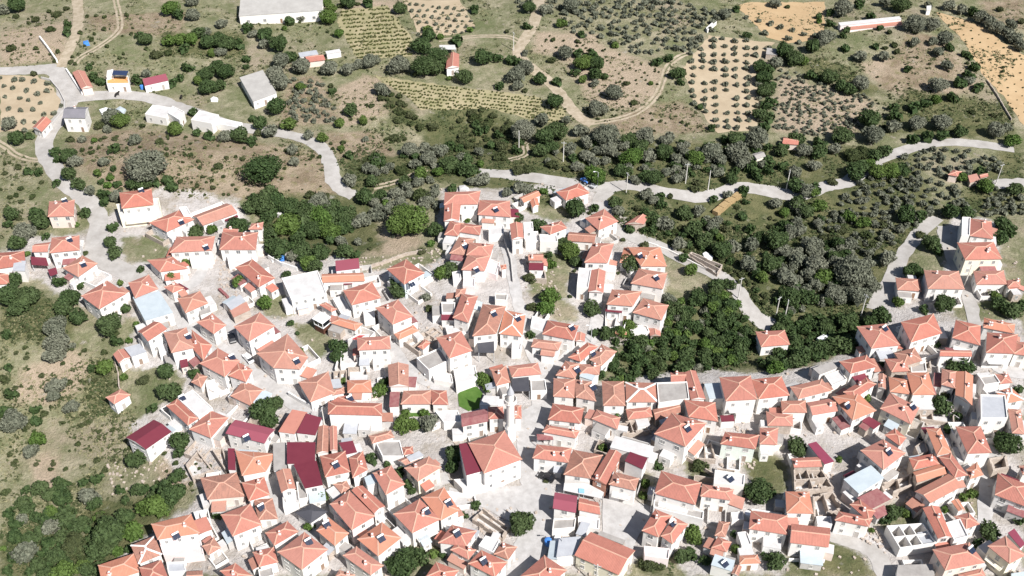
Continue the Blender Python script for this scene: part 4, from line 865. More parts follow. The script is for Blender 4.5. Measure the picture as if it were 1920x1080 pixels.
H('house', '34', 'orange roof with white ridge bands above the pale flat house', ("1710,782 1815,746 1930,842 1780,866", 4.6, 'hip', 'or', 'w', {'cap': 'capw', 'cw': .5}))
H('house', '34', 'tall white house with a pale grey flat roof', ("1595,802 1772,812 1800,980 1590,986", 6, 'flat', 'gm', 'w'))
H('house', '34', 'brown orange roof at the eastern edge beside the pale flat house', ("1798,906 1895,915 1925,1100 1830,1090", 5, 'hip', 'pk', 'w'))
H('house', '34', 'orange hip with a dark rear slope beside the shaded street', ("560,782 736,676 810,722 650,832", 5, 'hip', 'or', 'w'))
H('house', '34', 'wide orange hip with solar panel below the shaded street', ("475,800 680,802 806,906 640,1012", 5, 'hip', 'or', 'w'))
H('house', '34', 'mottled orange hip two roofs west of the solar panel', ("95,852 285,842 290,940 105,932", 4.2, 'hip', 'pk', 'w'))
H('house', '34', 'plain orange gable next to the solar panel roof', ("285,862 490,826 520,926 336,956", 4.2, 'gable', 'or', 'w'))
H('house', '34', 'patchwork of small orange roofs above the green white house', ("-20,922 190,960 182,1030 0,1042", 3.4, 'hip', 'or', 's'))
H('house', '34', 'large orange hip on a cream wall with solar panel', ("835,906 920,786 1130,900 1076,1026", 5, 'hip', 'or', 'c'))
H('shed', '34', 'maroon sheet shed beside the large orange hip', ("705,1002 746,965 850,1020 790,1062", 3, 'sheet', 'mr', 'w', N0))
H('house', '43', 'green white house with an orange hip at the bend', ("1558,86 1600,6 1850,20 1830,136", 5.4, 'hip', 'or', 'v'))
H('house', '43', 'orange roof behind the dry grass plot', ("1855,-30 2000,-30 1985,100 1860,92", 4.4, 'hip', 'or', 'w'))
H('shop_house', '43', 'white shop house with a deep old roof and a blue sign panel', ("395,326 450,130 690,180 580,346", 5, 'hip', 'ol', 'w'), ("392,385 570,392 690,455 670,500 385,440", 2.8, 'canopy', 'wf', 'w', {'tilt': .02}), ("500,425 542,428 542,460 500,456", 3.1, 'canopy', 'sblue', 'w', {'tilt': .02}))
H('house', '43', 'long steep orange ridge with a brick front beside the shop house', ("586,352 740,135 816,166 716,402", 5.2, 'gable', 'or', 'r'))
H('house', '43', 'old hip with a white two-storey balcony front', ("720,396 772,300 950,350 930,442", 6, 'hip', 'ol', 'w', B1))
H('workshop', '43', 'white flat-roofed workshop with a dark maroon block', ("735,120 772,30 1068,115 1030,192", 4.4, 'sheet', 'wf', 'w', {'tilt': .02, 'win': 0}), ("845,216 885,160 1016,195 980,286", 4.6, 'sheet', 'mr', 'w', N0))
H('house', '43', 'wide red orange hip over a long white house with arches', ("1065,466 1120,290 1420,385 1376,546", 6, 'hip', 'or', 'w'))
H('house', '43', 'orange hip attached to a tall blank white house', ("1415,486 1425,390 1666,436 1640,512", 5, 'hip', 'or', 'w'))
H('house', '43', 'white flat terrace block with rooftop tanks', ("1512,398 1522,282 1745,332 1740,400", 4.2, 'flat', 'wf', 'w', N0))
H('house', '43', 'rose and maroon gable facing the square', ("305,572 320,456 490,480 480,610", 5, 'gable', 'mg', 'w', {'pitch': .22, 'chim': 0}))
H('house', '43', 'small orange roof with a white front next to the rose gable', ("490,586 510,500 640,530 670,622", 4.2, 'gable', 'or', 'w'))
H('shed', '43', 'narrow grey sheet shed beside the empty yard', ("476,766 520,676 586,690 546,786", 3, 'sheet', 'gm', 'w', N0))
H('hall', '43', 'long plain hall under one big orange roof', ("468,926 590,752 926,890 800,1076", 4.6, 'gable', 'or', 'c', {'chim': 0}), ("640,772 665,750 850,812 835,850", 3, 'sheet', 'cf', 's', N0))
H('shed', '43', 'pale grey sheet roof joined to the long hall', ("345,802 526,790 470,922 340,942", 3.8, 'sheet', 'gm', 'w', N0))
H('house', '43', 'orange roof at the lower edge below the street corner', ("60,1090 235,926 420,1040 200,1200", 5, 'hip', 'or', 'w'))
H('house', '43', 'double orange gable with a broken dark solar frame', ("972,742 1075,580 1198,630 1100,792", 6, 'hip', 'or', 'w'), ("1120,780 1210,640 1326,692 1196,846", 6, 'hip', 'or', 'w'))
H('house', '43', 'small orange cottage with a long brown rear roof', ("1490,872 1550,782 1640,832 1615,900", 3.2, 'hip', 'or', 'w'), ("1520,780 1550,668 1635,680 1600,790", 3, 'hip', 'ol', 'w', N0))
H('house', '43', 'small orange roof low beside the garden trees', ("1695,992 1716,930 1830,922 1876,986", 3, 'hip', 'or', 'w'))
H('house', '43', 'blue grey sheet roof carrying two black solar panels', ("1490,1002 1522,920 1670,970 1650,1046", 3.6, 'sheet', 'bm', 'w', N0))
H('shed', '43', 'brown tiled strip beside the blue grey sheet roof', ("1640,1062 1680,1000 1722,1010 1702,1082", 3.2, 'gable', 'ol', 'w'))
H('house', '43', 'orange hip house before the arcade house', ("1770,726 1796,592 2060,626 2076,776", 5, 'hip', 'or', 'w'))
H('house', '44', 'white arcade house with a broad orange gable', ("170,690 470,722 450,868 168,832", 5.4, 'gable', 'or', 'w', {'chim': 0}))
H('house', '44', 'square red orange hip above the arcade house', ("138,450 300,448 348,616 130,608", 5, 'hip', 'or', 'w'))
H('house', '44', 'orange shed roof over ruined stone rooms', ("180,202 372,186 410,264 190,266", 4, 'gable', 'or', 's'))
H('shed', '44', 'long rose sheet roof sloping beside the round tree', ("300,96 355,82 500,222 420,246", 4, 'sheet', 'mg', 'w', N0))
H('house', '44', 'big orange cross-hipped house above the blue grey sheet', ("690,126 866,70 1030,146 866,302", 6, 'hip', 'or', 'w'), ("862,22 962,-22 1026,42 1000,112", 5.6, 'hip', 'or', 'w', N0))
H('house', '44', 'wide blue grey sheet roof on a white building', ("558,356 780,258 862,346 690,470", 4.6, 'sheet', 'bm', 'w', {'tilt': .03}))
H('shed', '44', 'weathered maroon sheet roof by the stone rubble', ("660,502 820,426 915,510 782,576", 3.8, 'sheet', 'rust', 's', N0))
H('house', '44', 'white house with an orange T-plan roof beside the dirt lane', ("500,665 530,595 785,650 755,710", 5, 'hip', 'or', 'w'), ("600,530 700,525 792,580 770,690", 5, 'hip', 'or', 'w', N0))
H('house', '44', 'small upper orange roof stacked above an orange gable', ("1060,196 1235,166 1290,240 1086,286", 4.2, 'hip', 'or', 's'))
H('house', '44', 'orange gable directly below the small upper roof', ("1092,302 1290,242 1352,312 1110,382", 4, 'gable', 'or', 's'))
H('house', '44', 'long tan gable with a white side wall below the stacked roofs', ("1090,452 1360,312 1442,416 1226,532", 5, 'gable', 'pk', 'w'))
H('house', '44', 'narrow orange roof climbing beside a parked dark vehicle', ("1185,-30 1290,-20 1376,150 1266,186", 5, 'hip', 'or', 'w'))
H('house', '44', 'long dark orange roof leading to the narrow path', ("1280,192 1372,160 1500,330 1396,342", 5, 'hip', 'or', 'w'))
H('house', '44', 'small orange hip beside the narrow path', ("1490,292 1560,220 1622,332 1510,346", 4.6, 'hip', 'or', 'w'))
H('house', '44', 'orange hip with a bright white front above the stone tower', ("1400,-40 1600,-40 1672,156 1500,166", 6, 'hip', 'or', 'w'))
H('house', '44', 'large orange hip at the eastern edge beside the shaded path', ("1695,472 1726,310 1960,402 1960,572", 5, 'hip', 'or', 'w'))
H('house', '44', 'orange roof joined to the roofless building', ("1150,572 1290,560 1372,792 1282,802", 5, 'gable', 'or', 'w'))
H('house', '44', 'white roof terrace with a round plastered basin', ("1322,690 1440,655 1500,790 1395,815", 4.8, 'flat', 'wf', 'w', N0), ("1390,632 1510,610 1582,690 1490,732", 4.6, 'hip', 'or', 'w'))
H('shed', '44', 'small orange shed roof in the palm garden', ("1370,522 1430,502 1476,590 1430,592", 3, 'gable', 'or', 'w', N0))
H('house', '44', 'big orange hip with dark western wall at the lower edge', ("1240,882 1500,832 1632,980 1320,1042", 6, 'hip', 'or', 'p'))
H('house', '44', 'flat grey concrete slab at the lower edge', ("950,1080 985,1002 1222,990 1262,1082", 3, 'sheet', 'cf', 'w', {'tilt': 0, 'win': 0}))
H('house', '44', 'orange hip with a beige wall and rose annexe in the lower corner', ("1640,862 1786,776 1926,930 1816,986", 6, 'hip', 'or', 'c'), ("1790,762 1850,730 1922,842 1900,872", 5, 'sheet', 'mg', 'w', N0))
H('house', '44', 'orange corner of roof on the eastern edge by the narrow path', ("1880,262 1960,242 1970,332 1910,312", 4, 'hip', 'or', 'w'))
H('house', '44', 'orange roof on the lower edge under the dark western wall', ("1430,1076 1600,1022 1642,1100 1440,1132", 3.6, 'hip', 'or', 'p'))
H('house', '44', 'pale blue roof in the extreme lower corner', ("1820,1070 1960,1040 1960,1110 1830,1110", 3, 'sheet', 'bm', 'w', N0))
# --- the mosque
H('mosque', '42', 'large white mosque with a broad orange pyramid roof and maroon annexe', ("1595,84 1862,-8 2000,205 1705,316", 7.4, 'hip', 'or', 'w', {'chim': 0, 'nobal': 1}), ("1536,86 1606,92 1735,280 1562,336", 6.8, 'sheet', 'mr', 'w', {'tilt': .02, 'win': 0}))
# --- terraces, annexes and outbuildings that fill the gaps
H('house', '33', 'white flat annexe at the head of the alley above the round row', ("150,215 275,250 255,342 140,302", 3, 'flat', 'wf', 'w', N0))
H('house', '33', 'orange hip with solar tank facing the curved alley', ("270,245 498,282 465,396 225,346", 4.6, 'hip', 'or', 'w'))
H('shed', '33', 'small orange shed roof at the alley corner above the round row', ("480,332 552,350 545,402 475,402", 2.8, 'gable', 'or', 'w', N0))
H('house', '33', 'low orange roof with a front gable across from the round row', ("160,385 375,405 345,472 145,442", 3.4, 'hip', 'pk', 'w'), ("225,450 332,470 315,516 210,506", 3.2, 'gable', 'pk', 'w', N0))
H('house', '42', 'old roof carrying dark panels beside the narrow alley', ("-20,506 125,500 165,652 20,662", 3, 'hip', 'ol', 'w'))
H('shed', '42', 'tiny orange roof below the dark panel roof', ("-60,640 22,650 45,712 -30,732", 3, 'hip', 'or', 'w', N0))
for tl, p, h, mt, wl, nm, lb in (
 ('32', "805,178 888,168 892,236 812,242", 2, 'wf', 'w', 'terrace', 'stepped white terrace between two tall orange hips'), ('32', "575,85 650,62 715,180 640,200", 1.6, 'wf', 'w', 'terrace', 'white yard platform beside the big blank flat roof'),
 ('32', "1482,612 1642,592 1665,672 1502,746", 2.6, 'wf', 'w', 'terrace', 'tall white terrace under the grey side terrace house'), ('32', "1310,632 1470,650 1478,722 1340,690", 1.4, 'wf', 'w', 'terrace', 'low white terrace by the parked white car'),
 ('32', "1412,292 1600,290 1590,350 1440,345", 1.5, 'wf', 'w', 'terrace', 'white ledge between the concrete roof and the tall orange hip'), ('33', "870,292 1008,282 1030,332 900,346", 2, 'wf', 'w', 'terrace', 'pale terrace under the wide pinkish gully house'),
 ('33', "0,372 84,366 62,470 0,480", 2.5, 'wf', 'w', 'terrace', 'white terrace below the white ridge roof'), ('42', "200,462 310,442 322,540 204,570", 2.6, 'wf', 'w', 'terrace', 'white front terrace of the plain tan gable'),
 ('42', "302,380 380,376 392,500 322,515", 3, 'cf', 'w', 'terrace', 'grey topped white block below the maroon hatch roof'), ('42', "1470,362 1700,345 1712,412 1560,430", 2.4, 'wf', 'w', 'terrace', 'white podium in front of the mosque'),
 ('43', "492,645 660,652 650,742 502,702", 2.2, 'wf', 'w', 'terrace', 'white terrace in front of the small orange roof by the rose gable'), ('43', "312,655 480,652 470,722 302,742", 2.6, 'cf', 'w', 'terrace', 'grey topped terrace under the rose gable'),
 ('43', "1062,505 1440,602 1430,662 1062,572", 3, 'cf', 'w', 'terrace', 'long white arcade terrace under the red orange hip'), ('43', "982,862 1190,880 1168,962 1000,932", 3, 'wf', 'k', 'terrace', 'pinkish terrace under the double orange gable'),
 ('41', "1190,832 1510,802 1530,940 1232,922", 3, 'wf', 'k', 'terrace', 'pink yard terrace below the pink house'), ('22', "1470,966 1530,956 1540,1012 1480,1030", 2, 'wf', 'w', 'terrace', 'small stepped white terrace on the ridge slope'),
 ('22', "1558,1002 1640,1012 1640,1075 1550,1070", 2.5, 'wf', 'k', 'terrace', 'pinkish white block below the stepped ridge terrace'), ('22', "1742,862 1830,900 1802,988 1722,960", 2, 'wf', 'k', 'terrace', 'pale platform beside the ridge alley'),
 ('22', "1746,626 1860,612 1855,682 1746,692", 2.6, 'wf', 'w', 'terrace', 'white roof terrace under the dark panel ridge house'), ('23', "92,668 195,660 202,732 104,740", 3, 'wf', 'w', 'terrace', 'white terrace between the stepped house and the alley top house'),
 ('42', "1640,905 1700,880 1720,940 1660,960", 2, 'wf', 'w', 'terrace', 'bright landing beside the three tank house'), ('34', "1062,575 1180,560 1188,632 1075,640", 1.8, 'cf', 'w', 'terrace', 'pale court platform beside the patched orange roof'),
 ('44', "360,640 470,640 480,700 370,700", 2.4, 'wf', 'w', 'terrace', 'white ledge between the square hip and the arcade house'), ('44', "1100,120 1170,60 1200,150 1130,180", 2, 'cf', 's', 'terrace', 'grey roofed stone shed beside the climbing orange roof'),
 ('43', "1690,760 1760,750 1800,850 1720,860", 2.4, 'wf', 'w', 'terrace', 'white yard block before the arcade row'), ('43', "1640,610 1730,600 1740,660 1650,670", 2, 'wf', 'w', 'terrace', 'white step block below the blank white house'),
 ('34', "1380,480 1530,520 1500,560 1390,540", 3.4, 'wf', 'w', 'terrace', 'white balcony block below the tall orange hip'), ('31', "1180,420 1250,400 1260,480 1200,500", 2, 'wf', 'w', 'terrace', 'white yard block between two western gables'),
 ('21', "1700,850 1900,840 1890,900 1720,910", 2, 'wf', 'w', 'terrace', 'white forecourt of the broad orange hipped house'), ('21', "1420,800 1590,800 1580,870 1430,880", 3, 'wf', 'w', 'terrace', 'white porch of the orange house near the white alley'),
 ('33', "1560,960 1660,955 1670,1000 1570,1005", 2.4, 'mr', 'w', 'lean_to', 'dark red lean-to in the shaded street'), ('42', "1690,270 1740,300 1720,350 1660,340", 3, 'wf', 'w', 'terrace', 'white side porch of the mosque')):
    H(nm, tl, lb, (p, h, 'flat' if mt != 'mr' else 'sheet', mt, wl, N0))
annexes()
for s in ("21 485,425", "21 1060,350", "21 1360,585", "21 520,715", "21 625,905", "21 1545,775", "22 1170,1045", "22 1800,495", "22 1655,940", "22 1570,765", "23 965,835", "23 1085,1000",
          "31 1410,360", "31 1740,515", "31 1365,820", "32 305,545", "32 705,825", "32 1785,190", "33 610,490", "33 490,610", "33 610,740", "33 450,295", "33 1320,1050", "33 45,225", "34 600,880", "34 880,300", "34 1090,885",
          "41 1320,775", "41 1850,40", "42 600,245", "42 1445,530", "42 1280,595", "42 395,820", "42 940,795", "42 1510,755", "42 1710,965", "42 40,560", "42 530,690", "43 1210,680", "43 1600,985", "44 910,145", "44 1530,880", "43 1640,345",):
    t, p = s.split(); solar(t, *[float(v) for v in p.split(',')])
# ------------------------------------------------------------ minaret
c = at(957, 822, 0); rt = empty('minaret', c); tag(rt, 'slender white minaret rising beside the mosque', 'minaret')
b = MB(); b.prism([(1.5 * math.cos(t), 1.5 * math.sin(t)) for t in [k * math.pi / 4 + .39 for k in range(8)]], -1, 4.5); b.build('base', WALL['w'], rt)
b = MB(); b.tube([(0, 0, 4.45), (0, 0, 5.4), (0, 0, 13.5)], [1.4, 1.05, .98], 16); b.build('shaft', WALL['w'], rt)
b = MB(); b.tube([(0, 0, 13.0), (0, 0, 13.6), (0, 0, 13.75)], [1.0, 1.65, 1.65], 16); bal = b.build('balcony', WALL['w'], rt)
b = MB()
for k in range(16):
    a0, a1 = k * math.pi / 8, (k + 1) * math.pi / 8
    b.prism([(1.6 * math.cos(a0), 1.6 * math.sin(a0)), (1.6 * math.cos(a1), 1.6 * math.sin(a1)), (1.5 * math.cos(a1), 1.5 * math.sin(a1)), (1.5 * math.cos(a0), 1.5 * math.sin(a0))], 13.75, 14.75)
b.build('railing', WALL['w'], bal)
b = MB(); b.tube([(0, 0, 13.76), (0, 0, 16.6)], .8, 14); b.build('upper_shaft', WALL['w'], rt)
b = MB(); b.tube([(0, 0, 16.55), (0, 0, 16.8), (0, 0, 19.4)], [.95, .95, .05], 14); cp = b.build('spire', M['gm'], rt)
b = MB(); b.tube([(0, 0, 19.3), (0, 0, 20.2)], [.06, .03], 6); b.build('finial', M['steel'], cp)
# ------------------------------------------------------------ dark glazed kiosk on a brown base
c = at(*T('32', 505, 310)); k = empty('kiosk', c, R(-35)); tag(k, 'small kiosk with white roof, dark glass sides and brown base', 'kiosk')
b = MB(); b.box(-1.7, -1.5, -.8, 1.7, 1.5, 2.2); b.build('base', M['brown'], k)
b = MB(); b.box(-1.8, -1.6, 2.2, 1.8, 1.6, 2.5); b.build('sill', M['white'], k)
b = MB(); b.box(-1.7, -1.5, 2.5, 1.7, 1.5, 4.3); gl = b.build('glazing', M['dglass'], k)
b = MB()
for x in (-1.7, 0, 1.7):
    for y in (-1.5, 1.5): b.box(x - .07, y - .07, 2.5, x + .07, y + .07, 4.3)
b.build('frame', M['white'], gl)
b = MB(); b.box(-2.0, -1.8, 4.3, 2.0, 1.8, 4.5); b.build('roof', M['white'], k)
# ------------------------------------------------------------ roofless and ruined buildings
def roofless(nm, label, tile, pts, h, wall, cross, thick=.35, ragged=0):
    px = [T(tile, *p) for p in P(pts)]; c = at(sum(p[0] for p in px) / 4, sum(p[1] for p in px) / 4, h); z0 = c.z - h
    W = [Vector(plane(x, y, z0 + h)) for x, y in px]; W = ccw(W); ctr = sum(W, Vector((0, 0))) / 4; rt = empty(nm, (ctr.x, ctr.y, z0)); tag(rt, label, nm.replace('_', ' '))
    W = [p - ctr for p in W]; inn = inset(W, thick); n = 4; b = MB()
    for i in range(n):
        j = (i + 1) % n; m = max(2, int((W[j] - W[i]).length / 1.6)) if ragged else 1
        for q in range(m):
            t0, t1 = q / m, (q + 1) / m; hh = h - (rnd.uniform(0, ragged) if ragged else 0)
            b.prism([tuple(W[i].lerp(W[j], t0)), tuple(W[i].lerp(W[j], t1)), tuple(inn[i].lerp(inn[j], t1)), tuple(inn[i].lerp(inn[j], t0))], -1.5, hh)
    wo = b.build('wall', WALL[wall], rt)
    b = MB(); b.add([(p.x, p.y, .08) for p in inn], [(0, 1, 2, 3)]); b.build('floor_slab', M['wf'], rt)
    if cross:
        b = MB()
        for i, j, ts in ((0, 1, cross[0]), (1, 2, cross[1])):
            for t in ts:
                a = inn[i].lerp(inn[j], t); c2 = inn[(i + 3) % 4].lerp(inn[(j + 1) % 4], t) if i == 0 else inn[0].lerp(inn[3], t)
                e = (c2 - a).normalized(); nn = Vector((-e.y, e.x)) * .12
                b.prism([tuple(p) for p in ccw([a - nn, c2 - nn, c2 + nn, a + nn])], .085, h - (.15 if i else .1))
        b.build('partition', WALL[wall], rt)
    return rt
roofless('unfinished_building', 'roofless building of white partition rooms with a peach outer wall', '44', "890,702 1165,682 1266,832 990,872", 3.3, 'w', ((.33, .64), (.5,)), .24)
roofless('ruin', 'long roofless ruin with low crumbling walls below the lane', '23', "1310,826 1350,806 1582,900 1540,972", 1.8, 's', ((.5,), ()), .3, .5)
roofless('ruin', 'ruined stone rooms under the orange shed roof', '44', "192,275 405,275 500,400 205,440", 2.8, 's', ((.45,), (.5,)), .4, 1.0)
roofless('ruin', 'crumbled stone house beside the orange gables', '44', "860,380 1080,295 1090,380 900,480", 2.6, 's', ((.5,), ()), .45, 1.2)
roofless('ruin', 'pale ruined walls behind the palm tree house', '33', "800,1000 1000,985 1030,1060 830,1090", 2.2, 's', ((.4,), ()), .4, .8)
roofless('ruin', 'rubble walled court below the ridge ruin', '23', "130,930 250,935 260,1010 140,1000", 2, 's', None, .4, .9)
roofless('ruin', 'broken stone enclosure next to the maroon strip', '41', "1390,240 1480,130 1600,280 1440,340", 2, 's', None, .4, .8)
roofless('ruin', 'walled gravel pen behind the rose sheet roof house', '41', "1590,130 1670,110 1712,260 1690,285", 2.2, 's', None, .35, .4)
roofless('ruin', 'ruined yard with rough walls by the lower street', '42', "1620,640 1700,560 1900,700 1850,790", 2, 's', ((.5,), ()), .4, .9)
roofless('ruin', 'roofless stone walls beside the orange T-plan roof', '44', "340,470 490,440 570,560 350,640", 2.4, 's', ((.5,), ()), .4, .9)
roofless('ruin', 'pale stone remains under the patched orange roof', '34', "1060,560 1220,540 1230,600 1080,610", 2, 's', None, .4, .8)
roofless('ruin', 'round-cornered stone tower base below the bright white front', '44', "1662,190 1790,165 1810,270 1690,290", 3, 's', None, .6, .5)
roofless('courtyard', 'white walled courtyard beside the bright orange hip house', '32', "640,400 750,392 765,560 632,580", 2, 'w', None, .25)
roofless('courtyard', 'walled garden court with pots beside the faded five-sided roof', '32', "580,620 680,610 680,740 585,720", 1.6, 's', ((.5,), (.5,)), .25, .3)
roofless('courtyard', 'small stone court above the garden tree hip', '32', "690,590 830,585 840,670 690,680", 1.8, 's', None, .3, .3)
roofless('courtyard', 'white court with flowerpots below the white terrace house', '41', "1450,600 1560,575 1590,700 1500,740", 1.8, 'w', ((.4,), ()), .25)
roofless('courtyard', 'concrete rubble court with stub walls under the ridge', '32', "1110,400 1330,290 1400,330 1220,480", 1.6, 's', ((.3, .7), (.5,)), .3, .5)
roofless('courtyard', 'white yard with clutter below the brown shed roof house', '31', "1540,700 1690,660 1720,760 1560,800", 1.6, 'w', None, .25)
roofless('courtyard', 'low walled white court below the pinkish hipped house', '33', "700,195 880,200 840,300 700,290", 1.8, 'w', ((.5,), ()), .25, .3)
roofless('courtyard', 'narrow walled garden between the two tall western hips', '41', "1490,660 1560,640 1640,790 1570,830", 1.6, 'w', ((.5,), ()), .25)
roofless('courtyard', 'white front yard with cars below the solar tank hips', '42', "1420,440 1640,470 1660,540 1500,560", 1.4, 'w', None, .25)
roofless('courtyard', 'courtyard of broken walls near the rose gable house', '43', "1390,110 1500,60 1530,200 1370,190", 2, 's', ((.5,), ()), .35, .8)
roofless('courtyard', 'dusty walled plot in front of the dark round trees', '34', "1130,900 1390,900 1400,1010 1150,980", 1.5, 's', ((.35,), ()), .3, .5)
# ------------------------------------------------------------ garden and boundary walls
def gwall(label, pts, h, mat, th=.3):
    c = [at(*p) for p in P(pts)]; o = c[0].copy(); b = MB()
    for a, e in zip(c, c[1:]):
        m = max(1, int((e - a).length / 3)); d = (e - a).normalized(); nn = Vector((-d.y, d.x)) * th / 2
        for k in range(m):
            p = a.lerp(e, k / m); q = a.lerp(e, (k + 1) / m); z = float(hz(*((p + q) / 2).xy))
            b.prism([tuple((r - o).xy) for r in (p - Vector((*nn, 0)), q - Vector((*nn, 0)), q + Vector((*nn, 0)), p + Vector((*nn, 0)))], z - .8 - o.z, z + h - o.z)
    tag(b.build('garden_wall', mat if not isinstance(mat, str) else WALL[mat], None, loc=o), label, 'wall')
OCHRE = simple('ochre_earth_bank', (.40, .29, .15), (.30, .21, .11), 1.2, .95, .05, bump=.6)
gwall('pale retaining wall curving with the lane below the junction', "78,148 95,152 112,172 122,192 122,208 105,228 90,245", 1.0, 'g')
gwall('long white concrete wall segment beside the top lane junction', "76,74 92,95 108,118", 1.6, 'w', .6)
gwall('white wall beside the long orange shed forecourt', "125,132 138,152 155,178", 1.2, 'w', .5)
gwall('ochre earth bank under the grey lane', "1340,404 1362,385 1386,368", 1.6, OCHRE, 2.2)
gwall('white garden wall under the oak thicket', "504,486 530,500 558,508", 1.6, 'w')
gwall('rough stone wall below the terraced garden', "676,508 720,495 760,480 800,472", 1.2, 's')
gwall('stone wall along the path past the lone cottage', "214,670 222,700 225,730", .9, 's')
gwall('white boundary wall around the bright orange hip court', "630,700 640,660 660,640", 1.8, 'w')
gwall('grey kerb wall along the ridge alley', "945,450 958,490 962,530", 1.1, 'g')
gwall('pale wall edging the mosque forecourt', "872,905 900,918 940,912 972,895", 1.2, 'w')
gwall('low stone wall round the grassy plot in the lower village', "1280,858 1340,895", 1.2, 's')
gwall('stone wall dividing the orange field from the scrub', "1850,152 1870,182 1896,226", .8, 's')
gwall('white edge wall of the descending lane', "1210,455 1255,472 1290,490 1330,510", .8, 'w')
gwall('red timber fence post line by the pale shed', "412,545 428,560", 1.0, M['rust'], .8)
gwall('cream wall behind the dry grass plot', "1395,848 1470,842", 1.6, 'c')
gwall('white ramp wall in front of the faded five-sided roof', "542,742 565,756 592,770", 1.5, 'w', .4)
gwall('white garden wall below the arcade house', "1478,1052 1545,1055", 1.0, 'w')
# ------------------------------------------------------------ vehicles
def outline(b, pr, y0, y1, m=0):        # a side profile (x, z) given width
    n = len(pr); b.add([(x, y0, z) for x, z in pr] + [(x, y1, z) for x, z in pr], [tuple(range(n)), tuple(range(2 * n - 1, n - 1, -1))] + [((i + 1) % n, i, n + i, n + (i + 1) % n) for i in range(n)], m)
WH = MB(); WH.tube([(0, -.1, 0), (0, .1, 0)], .33, 14, 0); WH.tube([(0, -.11, 0), (0, .11, 0)], .19, 10, 1)
WHEEL = mesh('wheel', WH.v, WH.f, [M['black'], M['steel']], WH.i)
def car(px, py, az, paint, label):
    c = at(px, py, .03); rt = empty('parked_car', (c.x, c.y, c.z + .12), az); tag(rt, label, 'car')
    b = MB(); outline(b, [(-2.1, .3), (2.1, .3), (2.15, .62), (1.95, .82), (1.0, .92), (-1.9, .95), (-2.15, .7)], -.85, .85); b.build('body', paint, rt)
    b = MB(); outline(b, [(-1.75, .95), (1.0, .92), (.45, 1.42), (-1.2, 1.45)], -.74, .74); b.build('cabin', M['dglass'], rt)
    b = MB(); b.box(-1.15, -.72, 1.44, .42, .72, 1.5); b.build('roof', paint, rt)
    for x in (-1.3, 1.35):
        for y in (-.82, .82): link('wheel', WHEEL, rt, (x, y, .33 - .12))
    for y in (-.6, .6):
        b = MB(); b.box(2.08, y - .17, .62, 2.17, y + .17, .76); b.build('headlight', M['white'], rt)
paintb = simple('black_car_paint', (.012, .012, .014), rough=.25, spec=.6); paintw = simple('white_car_paint', (.78, .78, .78), rough=.3, spec=.5)
car(436, 637, R(112), paintb, 'black car parked in the alley between white houses')
car(796, 696, R(118), paintw, 'white car parked below the tall white orange-hip house')
car(1024, 898, R(150), paintb, 'dark car parked under a bare tree by the street')
car(1738, 832, R(120), paintb, 'dark vehicle parked beside the narrow climbing orange roof')
car(466, 675, R(130), paintw, 'white car parked in the pale alley above the rounded house')
c = at(1097, 344); tr = empty('tractor', c, R(-38)); tag(tr, 'blue farm tractor parked under a green tree by the lane', 'tractor')
bl = simple('blue_tractor_paint', (.07, .20, .55), rough=.4, spec=.4)
b = MB(); outline(b, [(-1.9, .8), (-.2, .8), (-.2, 1.65), (-1.8, 1.5)], -.42, .42); b.build('hood', bl, tr)
b = MB(); b.box(-.2, -.5, .7, 1.2, .5, 1.25); b.build('chassis', M['steel'], tr)
b = MB()
for y in (-1.05, .6): outline(b, [(.0, 1.2), (.2, 1.75), (1.2, 1.75), (1.5, 1.2)], y, y + .45)
b.build('fender', bl, tr)
b = MB(); outline(b, [(-.2, 1.3), (1.1, 1.3), (1.0, 2.5), (-.05, 2.5)], -.6, .6); cbn = b.build('cab', M['glass'], tr)
b = MB(); b.box(-.25, -.8, 2.51, 1.25, .8, 2.65); b.build('cab_roof', bl, cbn)
for x, y, s in ((.75, -.95, 2.3), (.75, .95, 2.3), (-1.4, -.75, 1.3), (-1.4, .75, 1.3)): link('wheel', WHEEL, tr, (x, y, .33 * s), 0, (s, 1.9, s))
b = MB(); b.tube([(-1.1, .25, 1.5), (-1.1, .25, 2.4)], .05, 6); b.build('exhaust', M['black'], tr)
c = at(1110, 352); t2 = empty('farm_trailer', c, R(-38)); tag(t2, 'small steel trailer hitched behind the blue tractor', 'trailer')
b = MB(); b.box(-1, -.8, .7, 1.4, .8, .8); b.box(-1, -.8, .8, 1.4, -.72, 1.2); b.box(-1, .72, .8, 1.4, .8, 1.2); b.box(1.32, -.72, .8, 1.4, .72, 1.2); b.build('bed', M['steel'], t2)
for y in (-.9, .9): link('wheel', WHEEL, t2, (.3, y, .36), 0, 1.1)
